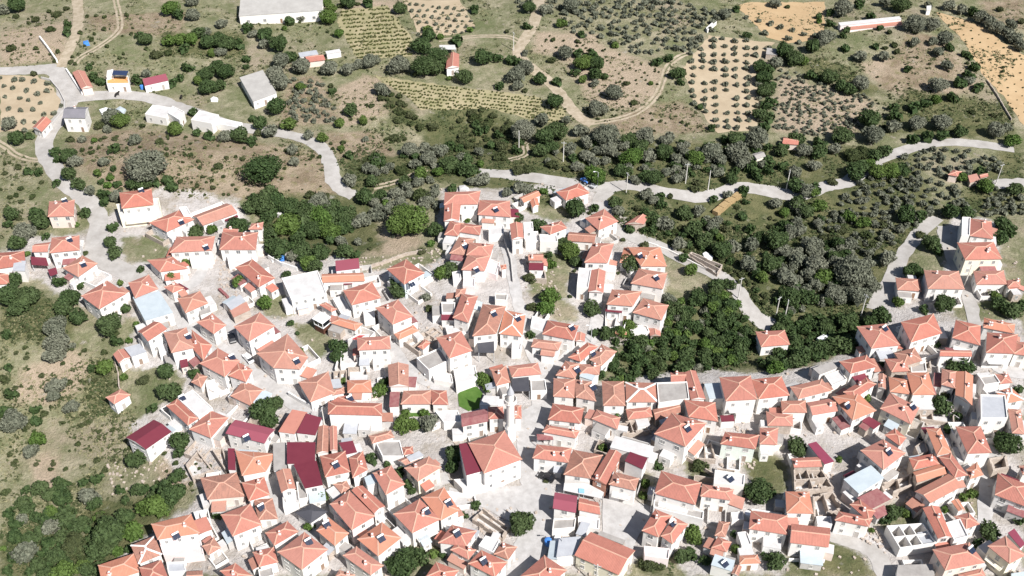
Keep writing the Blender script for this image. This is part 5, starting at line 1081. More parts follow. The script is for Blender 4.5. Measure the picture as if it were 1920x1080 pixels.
# ------------------------------------------------------------ posts and lamps
PL = MB(); PL.tube([(0, 0, -1), (0, 0, 8.2)], [.2, .12], 8); POLE = mesh('pole', PL.v, PL.f, M['polec'])
AR = MB(); AR.box(-.9, -.06, 7.6, .9, .06, 7.72)
for x in (-.8, 0, .8): AR.tube([(x, 0, 7.72), (x, 0, 7.95)], .05, 6)
ARM = mesh('cross_arm', AR.v, AR.f, M['steel'])
for x, y, lb in ((973, 282, 'beside the dirt spur in the scrub'), (1056, 303, 'above the blue tractor lane'), (1174, 362, 'at the lane fork below the grove'), (1285, 344, 'on the lane verge among olives'),
                 (1327, 358, 'before the ochre retaining wall'), (1474, 356, 'at the end of the crossing lane'), (1867, 345, 'by the pale lane end in the eastern grove'), (1454, 596, 'first of a pair above the lone lane house'),
                 (1470, 602, 'second of a pair above the lone lane house'), (1614, 592, 'at the foot of the straight descending lane'), (963, 95, 'beside the sandy track at the top'), (1808, 536, 'in the shaded eastern alley'),
                 (1220, 960, 'at the corner of the arched white house'), (1117, 1099, 'beside the long plain hall'), (610, 805, 'before the blank white wall'), (1384, 560, 'on the verge of the grey dropping lane')):
    p = at(x, y); r_ = empty('utility_pole', p, rnd.uniform(0, 3)); tag(r_, 'pale concrete utility pole ' + lb, 'utility pole', None); link('pole', POLE, r_); link('cross_arm', ARM, r_)
for x, y, lb in ((1120, 352, 'street lamp beside the blue tractor'), (1108, 642, 'street lamp above the old round row'), (1053, 1035, 'street lamp leaning over the broad street')):
    p = at(x, y); r_ = empty('street_lamp', p); tag(r_, lb, 'street lamp')
    b = MB(); b.tube([(0, 0, -1), (0, 0, 6.2), (-.3, 0, 6.5), (-1.1, 0, 6.6)], [.11, .08, .06, .05], 8); b.build('post', M['steel'], r_)
    b = MB(); b.box(-1.7, -.14, 6.5, -1.0, .14, 6.66); b.build('lamp_head', M['white'], r_)
# ------------------------------------------------------------ tanks, tarpaulins, heaps
def tank(px, py, h, r, mat, lb, ln=1.0):
    p = at(px, py, h); b = MB(); b.tube([(0, 0, 0), (0, 0, .08), (0, 0, ln), (0, 0, ln + .15)], [r * .9, r, r, r * .5], 14); tag(b.build('water_tank', mat, None, loc=p), lb, 'water tank')
tank(*T('11', 1068, 668), 0, .7, M['tarp'], 'blue barrel at the corner of the pinkish red roofed house', 1.6)
tank(*T('34', 150, 440), 0, 1.6, M['tarp'], 'blue plastic tank beside the lone house at the lane end', 1.4)
tank(*T('43', 272, 840), 0, .9, M['tarp'], 'blue tank in the cluttered corner by the grey sheet roof', 1.5)
tank(*T('43', 340, 830), 0, .8, M['white'], 'white upright tank in the cluttered corner by the grey sheet roof', 1.8)
tank(*T('43', 1760, 650), 0, .8, M['white'], 'white upright tank before the orange hip and arcade house', 2.2)
def tarp(tile, pts, h, mat, lb, nm='tarpaulin'):
    px = [T(tile, *q) for q in P(pts)]; c = at(sum(q[0] for q in px) / len(px), sum(q[1] for q in px) / len(px), h)
    W = ccw([Vector(plane(x, y, c.z)) - c.xy for x, y in px]); n = len(W); b = MB()
    v = [(q.x, q.y, -h) for q in W] + [(q.x * .93, q.y * .93, rnd.uniform(-.25, .1)) for q in W] + [(0, 0, .35)]
    b.add(v, [(i, (i + 1) % n, n + (i + 1) % n, n + i) for i in range(n)] + [(n + i, n + (i + 1) % n, 2 * n) for i in range(n)])
    tag(b.build(nm, mat, None, loc=c), lb, nm)
tarp('22', "165,840 190,808 215,812 210,860 175,862", 1.2, M['tarp'], 'crumpled blue tarpaulin beside the oak thicket')
tarp('22', "100,850 160,815 170,860 120,875", .9, M['white'], 'white sheet cover next to the blue tarpaulin')
tarp('23', "1428,815 1455,800 1510,845 1490,875 1440,845", 1.0, M['white'], 'white plastic cover by the long roofless ruin')
tarp('34', "365,370 420,340 470,350 455,395 400,400", 1.2, M['white'], 'white plastic cover among the dark gully trees')
tarp('11', "620,305 660,300 672,330 625,335", .7, M['tarp'], 'small blue cover on the field by the dirt road')
tarp('11', "1575,735 1600,722 1635,732 1630,752 1580,750", .8, M['white'], 'white pile beside the concrete apron')
tarp('11', "740,820 790,800 860,815 840,845 760,850", 1.0, M['white'], 'white gravel heap above the grey olive tree', 'gravel_heap')
tarp('11', "860,815 900,795 945,815 930,840 870,845", .8, M['bm'], 'pale grey heap next to the white gravel heap', 'gravel_heap')
tarp('22', "150,490 190,480 225,510 200,540 155,525", 1.4, M['wf'], 'pale boulder in the oak thicket', 'boulder')
tarp('22', "1520,310 1565,300 1600,325 1580,345 1525,340", 1.2, M['wf'], 'pale boulder above the ridge-top house', 'boulder')
# ------------------------------------------------------------ two dark cows on the lane
def cow(px, py, az, label):
    p = at(px, py); V = [(-.75, 0, 1.15), (-.3, 0, 1.12), (.3, 0, 1.12), (.7, 0, 1.2), (1.0, 0, 1.38), (1.25, 0, 1.4), (1.55, 0, 1.22), (-.9, 0, 1.0), (-.95, 0, .6)]
    E = [(0, 1), (1, 2), (2, 3), (3, 4), (4, 5), (5, 6), (0, 7), (7, 8)]; Rr = [.3, .36, .36, .3, .2, .17, .1, .05, .04]
    for bx, i in ((-.7, 0), (.62, 3)):
        for s in (-1, 1):
            k = len(V); back = .06 if i == 0 else -.02
            V += [(bx, .2 * s, .85), (bx - back, .22 * s, .45), (bx + .02, .22 * s, .03)]; E += [(i, k), (k, k + 1), (k + 1, k + 2)]; Rr += [.15, .075, .07]
    for s in (-1, 1):
        k = len(V); V += [(1.18, .26 * s, 1.5)]; E += [(5, k)]; Rr += [.06]
    me = bpy.data.meshes.new('cow'); me.from_pydata(V, E, []); me.materials.append(M['cowhide'])
    o = link('cow', me, None, p, az, 1.15); sk = o.modifiers.new('skin', 'SKIN'); ss = o.modifiers.new('sub', 'SUBSURF'); ss.levels = ss.render_levels = 1
    for i, r_ in enumerate(Rr): me.skin_vertices[0].data[i].radius = (r_, r_)
    me.skin_vertices[0].data[0].use_root = True; tag(o, label, 'cow')
M['cowhide'] = simple('black_hide', (.015, .013, .012), (.03, .026, .022), 2)
# ------------------------------------------------------------ trees and plants
def crown(seed, n_leaf, leaf, lobes, squash=.8, inner=42):
    g = np.random.default_rng(seed); C = []; Rr = []
    for k in range(lobes):
        d = g.normal(size=3); d /= np.linalg.norm(d); d[2] = abs(d[2]) * .9 - .25
        C.append(d * g.uniform(.36, .74) * np.array([1, 1, squash])); Rr.append(g.uniform(.22, .48))
    C.append(np.zeros(3)); Rr.append(.6); C = np.array(C); Rr = np.array(Rr)
    pk = g.choice(len(C), int(n_leaf * 2.6), p=Rr ** 2 / (Rr ** 2).sum()); d = g.normal(size=(len(pk), 3)); d /= np.linalg.norm(d, axis=1)[:, None]
    pos = C[pk] + d * (Rr[pk] * g.uniform(.72, 1.17, len(pk)))[:, None]
    dist = np.linalg.norm(pos[:, None] - C[None], axis=2) / Rr; keep = (dist < .76).sum(1) == 0; keep &= pos[:, 2] > -.62
    pos, nr = pos[keep][:n_leaf], d[keep][:n_leaf]
    ip = C[g.integers(0, len(C), inner)] * .8 + g.normal(size=(inner, 3)) * .12
    sz = np.concatenate([leaf * g.uniform(.6, 1.5, len(pos)), np.full(inner, .34)]); pos = np.concatenate([pos, ip])
    nr = np.concatenate([nr, g.normal(size=(inner, 3)) * .3 + ip]); nr = nr + g.normal(size=nr.shape) * .62; nr /= np.linalg.norm(nr, axis=1)[:, None]
    a = np.cross(nr, g.normal(size=nr.shape)); a /= np.linalg.norm(a, axis=1)[:, None]; b_ = np.cross(nr, a)
    sz = sz * np.where(g.random(len(sz)) < .12, 1.5, 1); a *= sz[:, None]; b_ *= (sz * g.uniform(.5, .9, len(sz)))[:, None]; bend = nr * (sz * .3)[:, None]
    v = np.stack([pos - a - bend * .5, pos - b_ , pos + a - bend * .5, pos + b_], 1).reshape(-1, 3)
    v[:, 2] += .62
    return v, np.arange(len(v)).reshape(-1, 4)
def qmesh(name, v, f, mat):
    me = bpy.data.meshes.new(name); me.vertices.add(len(v)); me.vertices.foreach_set('co', v.astype(np.float32).ravel()); me.loops.add(f.size)
    me.loops.foreach_set('vertex_index', f.astype(np.int32).ravel()); me.polygons.add(len(f)); me.polygons.foreach_set('loop_start', np.arange(0, f.size, 4, dtype=np.int32))
    me.polygons.foreach_set('loop_total', np.full(len(f), 4, np.int32)); me.update(calc_edges=True); me.materials.append(mat); return me
def trunk_mesh(seed):
    g = random.Random(seed); b = MB(); b.tube([(0, 0, -.5), (0, 0, .1), (.03, .02, .4), (0, .03, .75)], [.11, .085, .06, .03], 7)
    for k in range(4):
        a = k * 1.6 + g.random(); b.tube([(0, 0, .3 + .06 * k), (.22 * math.cos(a), .22 * math.sin(a), .55), (.45 * math.cos(a), .45 * math.sin(a), .8)], [.05, .035, .012], 5)
    return mesh('trunk', b.v, b.f, M['bark'])
TRUNK = [trunk_mesh(k) for k in range(2)]
SHAPE = {}
for kd, mt, sq in (('d', 'f_d', .85), ('o', 'f_o', .75), ('b', 'f_b', .8), ('s', 'f_s', .65)):
    for size, nl, lf, lb in ((0, 240, .17, 7), (1, 700, .105, 11), (2, 1900, .066, 17), (3, 4600, .043, 30)):
        SHAPE[kd, size] = [qmesh('crown', *crown(ord(kd) * 100 + size * 10 + k, nl, lf, lb, sq), M[mt]) for k in range(3)]
SHAPE['v', 0] = [qmesh('crown', *crown(900 + k, 70, .3, 4, .7, 14), M['f_v']) for k in range(3)]
KEEP = 0; TREES = []           # (kind, X, Y, radius m, label, group)
MPP = lambda x, y: float(np.linalg.norm(np.array([*at(x, y)]) - np.array([0, 0, CAM_H])))
def px_r(x, y, r):
    p = at(x, y); _, _, dep = proj(np.array(p.x), np.array(p.y), np.array(p.z)); return r * float(dep) / FPX
KIND = {'d': ('broadleaf_tree', 'dark green leafy tree', 'tree'), 'o': ('olive_tree', 'grey green olive tree', 'olive tree'), 'b': ('leafy_tree', 'bright green leafy tree', 'tree'), 's': ('shrub', 'low dark green shrub', 'shrub'), 'v': ('grapevine', 'small trimmed grapevine', 'vine')}
PLACES = [((60, 60), 'on the dry slope by the dirt road'), ((370, 90), 'in the thicket above the red roofed house'), ((420, 150), 'behind the low white houses'), ((240, 230), 'beside the white unfinished buildings'),
          ((520, 90), 'around the hut under the barn'), ((600, 40), 'at the end of the big barn'), ((800, 110), 'in the dark poplar clump'), ((680, 120), 'along the vineyard foot'), ((920, 110), 'by the sandy track bend'),
          ((560, 200), 'around the brown plantation'), ((860, 240), 'in the damp green hollow'), ((1000, 150), 'along the winding sandy track'), ((1110, 120), 'on the brown knoll inside the track loop'), ((1010, 20), 'at the top of the sandy track'),
          ((1200, 60), 'in the big grey orchard'), ((1430, 170), 'in the dark hedge beside the striped orchard'), ((1600, 30), 'near the pink stable'), ((1700, 90), 'on the grassy meadow below the stable'), ((1870, 60), 'lining the orange field'),
          ((1600, 160), 'in the dark hedge crossing the meadow'), ((1660, 240), 'above the upper grove lane'), ((1830, 170), 'between meadow and orange field'), ((150, 310), 'along the winding lane'), ((300, 320), 'on the brown hill'), ((490, 320), 'on the brown hill crest'),
          ((40, 420), 'on the western bank above the orange houses'), ((50, 560), 'under the western village edge'), ((220, 600), 'beside the big square white house'), ((100, 650), 'on the open western meadow'), ((60, 760), 'on the lower western meadow'),
          ((290, 730), 'in the gardens below the white terraces'), ((80, 950), 'in the lower western wood'), ((280, 960), 'in the dense wood below the village'), ((320, 860), 'around the maroon roofed house'), ((550, 420), 'in the oak thicket'), ((720, 300), 'beside the lane bend in the hollow'),
          ((660, 400), 'in the terraced olive garden'), ((830, 400), 'by the ridge-top houses'), ((1100, 290), 'in the scrub above the crossing lane'), ((1250, 270), 'in the grove above the crossing lane'), ((1380, 290), 'in the grove near the pale hut'),
          ((1240, 400), 'under the crossing lane'), ((1300, 430), 'on the bank above the dropping lane'), ((1400, 450), 'on the scrubby gully flank'), ((1500, 330), 'between the two lane ends'), ((1650, 370), 'in the dense eastern grove'), ((1800, 330), 'around the orange house in the grove'),
          ((1560, 480), 'in the grove beside the straight lane'), ((1860, 480), 'behind the eastern hamlet'), ((1720, 540), 'by the faded hamlet houses'), ((1290, 620), 'in the wooded gully'), ((1560, 620), 'in the wood above the eastern roofs'), ((1060, 480), 'in the ridge gardens'), ((1020, 570), 'on the ridge slope plot'),
          ((700, 700), 'in the central gardens'), ((900, 720), 'by the minaret garden'), ((520, 760), 'above the maroon roofs'), ((680, 920), 'in the gardens along the diagonal alley'), ((860, 860), 'beside the mosque'), ((970, 960), 'on the lower street corner'), ((780, 1050), 'in the lower central gardens'),
          ((1230, 900), 'between the street rows'), ((1300, 1030), 'in the lower vine gardens'), ((1430, 920), 'in the dry grass plot'), ((1780, 700), 'by the paved corner'), ((1760, 760), 'in the eastern courtyards'), ((1680, 960), 'beside the roofless building'), ((1880, 830), 'near the narrow eastern path'), ((1850, 1000), 'in the lower eastern corner'), ((1500, 840), 'among the eastern roofs')]
def add_tree(kd, x, y, rpx, where=None, group=None):
    r = px_r(x, y, rpx); hh = r * (.75 if kd != 's' else .5); p = at(x, y, hh)       # the reading is the middle of the crown
    if where is None: where = min(PLACES, key=lambda q: (q[0][0] - x) ** 2 + ((q[0][1] - y) * 1.5) ** 2)[1]
    if KEEP and rpx * 1.0 < 12 and kd in 'sdob' and covered(p.x, p.y): return
    TREES.append((kd, p.x, p.y, r, KIND[kd][1], where, group))
LIST = {
'11': "130,30,80,d 20,75,50,o 375,215,40,s 510,180,42,d 500,240,40,d 270,145,35,s 430,105,40,s 500,60,30,s 1090,290,65,d 1040,260,40,d 1270,310,55,b 1340,290,60,b 1430,290,60,b 1500,240,60,d 1540,240,50,o 1560,310,75,d 1640,300,80,d 1700,330,70,d 1780,320,55,d 1650,390,45,o 1580,400,40,b 1280,60,70,b 1340,100,50,d 1440,110,60,o 1440,10,50,o 1660,175,50,o 1170,410,55,s 1260,395,38,s 1380,360,50,d 530,465,28,s 665,500,35,d 700,570,50,d 760,610,45,d 1020,590,55,d 1100,550,40,o 1290,620,45,d 1400,500,50,d 1540,560,70,d 1620,500,60,d 1690,540,70,d 1560,650,70,d 1650,640,60,d 1480,600,50,b 1350,580,42,d 1860,200,50,d 1900,250,40,o 250,550,35,s 840,870,85,o 900,905,70,b 740,940,50,s 800,965,40,o 1310,965,70,b 1450,840,45,d 1470,995,40,d 1560,1010,50,d 1690,1020,60,o 1800,1020,75,d 1890,1050,50,d 1900,890,40,d 60,920,65,o 130,1040,70,d 210,1015,40,d 1010,1040,60,o 620,1040,40,o 530,1040,40,s 700,1050,30,b 780,1030,25,s 860,1040,25,s 1190,1060,40,s 1070,940,30,s 1810,80,28,b 120,120,30,s 80,360,40,s 1850,440,40,d 1840,500,30,d",
'12': "690,15,60,d 840,10,50,d 1080,60,60,d 540,130,70,b 560,60,50,b 530,20,40,b 250,155,50,d 345,135,40,o 215,210,25,b 60,260,70,d 170,330,80,d 260,430,60,d 190,450,70,o 350,500,75,o 560,505,75,o 500,450,40,d 690,520,60,o 770,480,50,o 850,450,70,o 1085,480,88,o 1240,340,80,d 1250,500,100,d 1350,430,95,d 1300,260,60,d 1290,220,40,b 1340,510,80,d 1510,300,55,d 1560,570,72,d 1640,60,45,d 1700,430,78,d 1800,430,50,d 1910,450,50,d 1190,555,30,s 130,560,80,o 190,620,80,o 60,330,50,o 335,650,45,b 570,680,38,d 560,640,30,s 710,820,60,d 865,790,28,s 150,800,80,d 35,920,60,d 110,980,68,o 250,930,65,b 10,1000,40,s 630,920,50,b 800,905,45,b 940,670,65,o 1230,950,45,s 500,1030,50,b 390,1010,45,o 820,1040,30,o 650,1070,25,s 1880,235,25,s 1450,585,25,b 1380,270,35,b 1600,215,32,b 620,250,40,b 640,40,30,s 760,30,25,s 1830,640,45,d 1040,1030,50,s 1330,950,50,s",
'13': "30,450,55,d 40,560,75,o 100,510,68,o 210,590,58,d 40,640,50,o 100,680,30,s 340,610,45,d 320,760,72,d 230,900,62,o 410,900,45,o 80,980,100,o 330,980,85,d 250,1030,80,d 510,980,65,o 700,1020,105,o 560,1060,60,o 400,390,65,o 500,400,50,d 600,400,55,d 540,470,75,b 640,480,65,d 630,560,60,d 700,570,35,d 470,540,45,d 535,595,42,b 620,620,38,o 760,690,72,o 640,820,75,o 860,625,30,s 920,770,35,s 1090,460,48,d 1180,430,45,d 1240,550,58,d 1260,610,36,d 1410,800,32,d 1500,950,38,d 370,170,48,b 250,70,48,o 110,190,40,d 130,50,60,d 440,40,70,o 520,250,35,d 780,330,36,b 1000,1020,75,o 880,1040,65,d 1180,1030,60,o 1680,1040,80,d 1850,1030,90,o 1600,1040,50,d 1860,500,65,d 1890,580,70,d 1900,680,68,d 1860,860,60,d 1900,950,55,d 1900,790,50,d 100,390,32,o 310,295,25,s 490,310,25,s 300,450,40,s 1040,620,25,b 1600,100,55,o 1680,60,35,d 1760,260,40,d",
'14': "570,60,78,o 690,20,50,d 880,10,55,o 1000,40,72,d 1200,30,38,o 1360,40,48,o 780,120,42,d 840,205,32,d 590,220,35,d 560,260,32,d 910,240,28,s 1100,170,85,o 1240,180,65,o 1110,240,28,s 1330,280,65,o 1360,345,42,d 1240,310,42,o 1280,390,45,o 1100,315,42,o 950,335,32,s 970,385,32,s 810,345,32,d 870,420,52,o 880,360,25,s 700,420,58,o 585,360,42,d 430,280,75,o 330,350,65,d 120,380,75,d 200,440,72,d 60,470,60,o 270,460,45,b 470,90,38,d 465,170,38,d 380,120,32,d 390,155,28,b 1050,510,36,d 1340,490,48,o 1480,400,38,d 1520,430,28,d 1210,480,16,s 1560,500,48,d 1500,560,55,d 1430,610,58,d 1510,605,45,o 1580,650,48,d 1280,640,75,o 1380,720,52,d 690,620,75,o 460,580,75,d 550,640,58,d 610,670,58,d 330,560,48,d 410,580,45,d 1100,800,58,d 1180,770,48,d 1260,750,45,b 940,800,48,d 960,860,58,d 760,900,85,d 790,1010,85,o 940,950,65,o 1110,920,72,o 1310,920,85,o 1440,980,65,d 560,1010,85,d 1100,1040,55,d 1200,1010,58,d 1300,1010,55,d 1700,980,75,o 1840,1050,65,b 1790,960,48,o 210,1040,65,d 380,1060,55,d 1450,70,48,o 1540,80,55,d 1600,130,60,o 1660,160,58,o 1730,210,62,o 1800,250,60,o 1860,290,55,o 1900,345,55,o 1820,180,48,o 1740,70,32,s 1900,160,35,s 10,520,55,d 15,640,55,d 15,760,55,d 10,880,55,d 60,20,50,o 150,50,25,s 1540,840,30,s 1690,860,30,s",
'21': "400,60,50,d 510,80,75,d 560,130,55,o 520,230,65,d 590,300,60,d 440,110,40,d 620,45,22,s 690,60,28,s 850,30,55,d 780,130,45,o 850,180,33,d 730,215,42,b 820,250,40,b 755,280,32,d 870,300,38,d 800,300,38,b 1095,150,150,o 1010,300,62,d 1080,290,65,d 1150,280,55,d 1260,270,55,d 1295,320,55,d 1430,80,28,s 1640,165,38,s 1480,310,25,s 1600,325,28,s 1590,275,20,s 1350,280,24,s 680,350,48,o 770,370,55,d 780,430,48,d 880,390,62,o 140,170,33,s 200,200,42,d 290,205,45,d 420,290,40,d 75,400,28,s 80,520,65,d 270,510,58,d 300,590,72,d 180,660,85,o 120,740,75,d 50,600,40,d 640,510,55,d 570,600,28,b 340,690,38,d 840,620,52,d 820,740,62,d 860,820,58,d 640,820,28,s 435,1030,58,d 200,820,32,b 110,1020,65,d 30,1070,50,d 1480,655,75,d 1590,640,48,b 1780,610,85,d 1870,480,65,d 1900,400,50,d 1250,955,65,d 1290,1005,55,b 1400,880,45,b 1800,1030,65,b 900,1040,30,b 1060,930,36,d 600,1060,40,d 900,340,25,s 1700,100,22,s 1500,180,20,s 1820,110,26,s 1250,40,20,s",
'22': "70,180,145,d 270,40,48,o 290,130,48,o 700,80,42,d 640,25,36,b 480,95,22,s 700,270,58,o 830,180,48,o 880,200,55,o 960,190,42,o 1010,160,38,o 900,120,38,o 950,110,33,d 1090,200,55,s 1190,150,55,o 1290,100,75,o 1340,160,38,o 1150,40,75,o 1270,30,55,o 1380,50,65,o 1450,150,75,d 1540,100,45,o 1560,180,65,d 1610,200,55,d 1370,210,45,b 1670,55,46,o 1680,145,40,b 1240,225,65,b 1300,265,42,o 1215,290,46,o 1120,270,58,d 1130,315,45,o 1350,320,36,o 1700,260,65,o 1620,280,48,o 1470,330,48,d 1150,370,45,o 1050,370,55,o 1230,380,72,s 1340,370,45,o 820,390,75,d 940,380,58,d 1080,440,58,o 1280,430,55,o 990,490,48,o 970,440,42,b 880,500,36,o 800,570,75,o 920,545,58,o 1150,560,155,b 1340,640,75,d 700,520,62,d 660,560,55,d 60,440,95,d 150,420,90,d 240,470,85,d 100,370,75,d 480,440,85,o 420,480,75,d 370,560,95,d 480,560,105,b 560,540,75,d 430,640,85,d 560,650,85,b 650,640,55,d 240,610,105,b 90,640,75,s 410,380,48,s 520,390,38,s 640,730,55,o 770,730,42,o 670,810,75,d 860,715,25,s 860,785,25,s 750,830,45,d 160,780,95,d 350,800,85,d 480,810,75,d 280,840,55,o 380,890,75,b 450,920,70,d 230,975,40,d 1450,940,70,d 1390,970,62,b 1050,1050,65,d 1250,800,40,s 1590,570,28,b 1310,740,42,b 1850,20,55,s 1830,90,55,s 1880,360,48,o 1030,680,30,o 320,690,60,b",
'23': "210,40,70,d 300,20,55,d 460,105,46,d 560,90,55,o 620,130,55,o 620,240,82,b 670,270,45,d 60,330,62,o 110,350,52,o 240,350,38,b 120,190,55,s 50,195,55,s 310,150,55,s 420,180,40,s 740,40,75,o 700,120,48,o 890,100,85,b 1030,100,62,o 960,20,75,d 1140,60,75,d 1230,110,60,o 1370,110,75,b 1270,30,55,o 1500,60,92,o 1700,60,92,o 1560,120,55,o 1720,150,55,o 1390,170,32,o 810,190,65,d 870,210,55,d 920,270,46,o 1060,250,75,d 1000,240,55,d 1160,210,45,o 1230,190,45,o 1240,260,52,o 1370,340,42,s 1390,290,36,s 1550,210,50,o 1640,265,56,d 1840,220,55,d 1880,150,46,o 1740,340,55,d 1750,430,33,d 1620,380,42,o 1510,410,40,d 1010,370,55,o 1060,420,46,o 1110,390,46,d 1130,450,46,d 1190,390,28,s 770,430,65,d 800,500,52,o 470,490,92,d 620,475,42,d 40,550,55,d 200,610,65,d 1000,510,46,d 1060,560,75,d 1140,600,75,o 1290,510,65,d 1320,540,55,d 1400,500,55,o 1360,640,75,d 1250,740,65,o 1440,720,75,d 1570,800,85,d 1650,770,72,o 1280,850,46,d 1350,940,66,b 430,810,85,b 400,760,65,d 480,880,55,d 290,900,50,b 280,830,38,d 900,900,92,d 130,1000,55,s 1540,1060,65,d 1630,1050,55,d 1000,760,46,s 1800,760,72,o 1860,700,65,d 1780,900,75,o 1850,930,55,d 1880,1000,55,b 890,640,46,d 1000,640,36,d 1540,570,46,o 1460,560,36,o 1500,620,52,o 1690,470,30,s 1600,640,40,s 1560,700,45,b 940,480,35,s",
'24': "100,60,58,d 270,50,58,o 380,60,65,d 500,40,55,o 350,160,55,o 200,210,56,o 230,300,65,o 340,360,55,b 640,80,80,s 720,70,75,s 800,90,65,d 880,50,65,d 740,150,65,s 660,190,75,d 830,200,75,b 930,200,75,b 1000,200,62,d 230,440,75,d 280,500,75,d 390,460,62,b 120,510,46,b 60,440,55,o 1030,530,75,d 1150,530,55,d 610,540,65,b 720,590,55,b 1380,510,75,d 1500,510,65,d 1590,200,55,d 1450,250,50,b 1640,310,75,b 1850,340,62,d 900,850,75,o 640,960,140,o 370,900,102,o 230,870,75,o 330,760,82,o 120,600,55,d 230,640,55,o 380,600,46,o 60,720,100,d 20,900,85,d 150,1000,82,o 420,1000,82,b 750,1040,65,o 1090,950,85,d 1220,740,80,d 1270,780,55,d 1760,610,75,d 1750,700,65,d 1830,640,55,d 740,680,55,s 780,750,46,s 660,740,55,s 500,700,62,s 1150,680,45,s 560,650,50,s 480,640,45,s 700,420,40,o 860,610,40,s 920,690,45,o 1000,640,40,o 430,700,50,s",
'31': "60,60,102,d 200,60,102,d 130,150,75,d 520,80,92,d 470,150,75,d 580,220,72,d 420,300,95,o 430,420,100,o 400,510,80,o 545,430,36,o 50,345,48,d 60,595,38,d 410,740,72,o 400,800,62,o 480,700,36,o 70,790,58,d 100,1000,102,o 270,1000,55,d 260,910,48,d 40,920,58,d 540,890,60,o 690,595,38,d 790,590,75,b 820,280,108,d 860,390,55,d 940,150,55,d 920,670,38,b 1080,690,55,s 1235,625,80,d 1260,770,92,d 1140,900,48,d 1440,640,50,d 1020,270,36,b 970,390,36,b 1270,240,36,d 20,680,45,s 330,940,36,s 640,1010,30,s",
'32': "70,110,65,b 260,260,32,d 310,340,22,d 610,440,75,d 605,510,62,d 660,690,36,b 930,770,75,b 960,700,45,d 860,810,36,b 1060,30,72,d 1280,60,45,o 1300,150,40,s 1700,690,75,b 1740,750,52,b 1130,930,45,b 1250,930,45,b 1100,1020,75,b 1180,1030,60,b 1300,1020,80,o 60,920,102,d 150,870,72,d 90,990,75,d 340,470,36,b 20,880,60,d",
'33': "280,70,85,b 250,150,75,b 150,140,52,s 590,150,75,d 150,345,46,d 700,340,72,d 620,330,46,d 1180,80,52,o 790,935,46,b 1700,520,55,d 1880,560,55,d 670,650,46,d 1820,400,46,d 1400,600,50,o",
'34': "160,60,92,d 300,60,82,d 500,50,92,o 680,60,92,o 600,250,75,d 850,200,85,d 780,250,62,d 980,110,52,b 1170,150,46,d 1320,120,92,d 1750,130,72,d 1840,170,72,d 1700,60,52,b 1900,120,52,d 1250,400,46,d 1385,590,62,d 1480,590,75,d 1340,800,50,s 1300,880,82,d 740,820,52,b 580,990,52,d 560,640,40,b 450,650,40,b 50,450,62,d 200,400,72,d 250,500,85,d 380,450,75,d 500,420,85,d 600,430,85,d 680,450,55,d 420,290,65,d 200,560,65,d 60,600,65,b 280,300,55,d 850,580,46,d 1880,760,46,d 1420,960,46,d 1350,1060,46,d 940,985,40,d",
'41': "290,50,75,b 230,150,65,o 490,390,46,d 630,375,45,d 720,350,55,d 670,490,85,o 890,430,46,d 1030,200,80,d 1350,80,85,d 1340,150,55,d 1330,320,65,d 1200,540,112,b 1280,480,102,d 1100,560,85,b 1080,430,55,d 1000,740,95,b 820,770,140,d 930,640,70,d 180,530,65,d 70,600,55,d 170,650,55,o 490,640,85,d 380,600,62,b 380,720,75,o 280,640,55,d 230,790,82,d 190,900,102,o 470,790,65,d 560,850,112,s 420,930,75,d 480,1040,92,b 650,1040,65,d 280,1000,65,d 90,940,55,d 20,870,28,b 1700,510,55,d 1620,610,52,d 1680,810,36,d 120,220,22,s 720,900,90,d 760,640,60,s 1180,420,50,d 540,700,50,d 700,800,60,d 40,450,40,s 620,950,50,s 340,830,55,d 60,1030,50,d",
'42': "870,200,55,d 980,240,36,d 1080,290,46,d 1140,380,52,d 1170,440,36,d 490,490,62,b 600,470,52,d 400,700,50,b 1480,170,85,d 1480,260,62,d 1640,550,46,d 1560,620,36,d 1100,1000,120,d 1200,940,100,d 1330,900,46,b 1400,920,36,d 660,430,40,b 45,660,35,b",
'43': "70,690,112,d 670,120,46,b 1080,240,55,d 1000,380,50,b 980,480,42,b 1030,1000,75,s 1110,1000,60,s 1400,250,72,s 1350,780,90,b 1270,930,75,d 1340,900,62,d 1850,450,110,d 1450,960,52,d 1680,870,52,b 1660,760,36,d 1900,930,46,d 260,360,30,s",
'44': "210,110,90,d 60,970,80,d 20,460,46,d 930,600,82,d 860,650,55,d 1040,610,46,b 1790,90,108,d 1650,740,85,d 1580,830,55,d 1880,650,55,d 1740,520,46,d 1530,460,52,b 1330,580,36,b 780,740,28,b 540,200,32,b 1460,480,40,b 1000,580,40,d"}
for tl, s in LIST.items():
    for q in s.split():
        x, y, r, kd = q.split(','); add_tree(kd, *T(tl, float(x), float(y)), float(r) / 4)
for q in '1492,350,18,d 1512,358,17,o 1528,350,14,d 1602,328,17,d 1618,312,16,d 1632,308,14,b 1560,340,12,s'.split():
    x, y, r, kd = q.split(','); add_tree(kd, float(x), float(y), float(r))
def fill(kd, poly, n, rpx, where, group=None, sep=None, avoid=True):
    q = P(poly) if isinstance(poly, str) else poly; xa, xb = min(p[0] for p in q), max(p[0] for p in q); ya, yb = min(p[1] for p in q), max(p[1] for p in q); got = []; tries = 0
    while len(got) < n and tries < n * 60:
        tries += 1; x, y = rnd.uniform(xa, xb), rnd.uniform(ya, yb)
        if not inpoly(np.array([x]), np.array([y]), q)[0]: continue
        r = rnd.uniform(*rpx); g_ = at(x, y, px_r(x, y, r) * .6)
        if covered(g_.x, g_.y): continue
        if any((x - g[0]) ** 2 + ((y - g[1]) * 1.5) ** 2 < ((sep or 1.7) * r) ** 2 for g in got): continue
        got.append((x, y)); add_tree(kd, x, y, r, where, group)
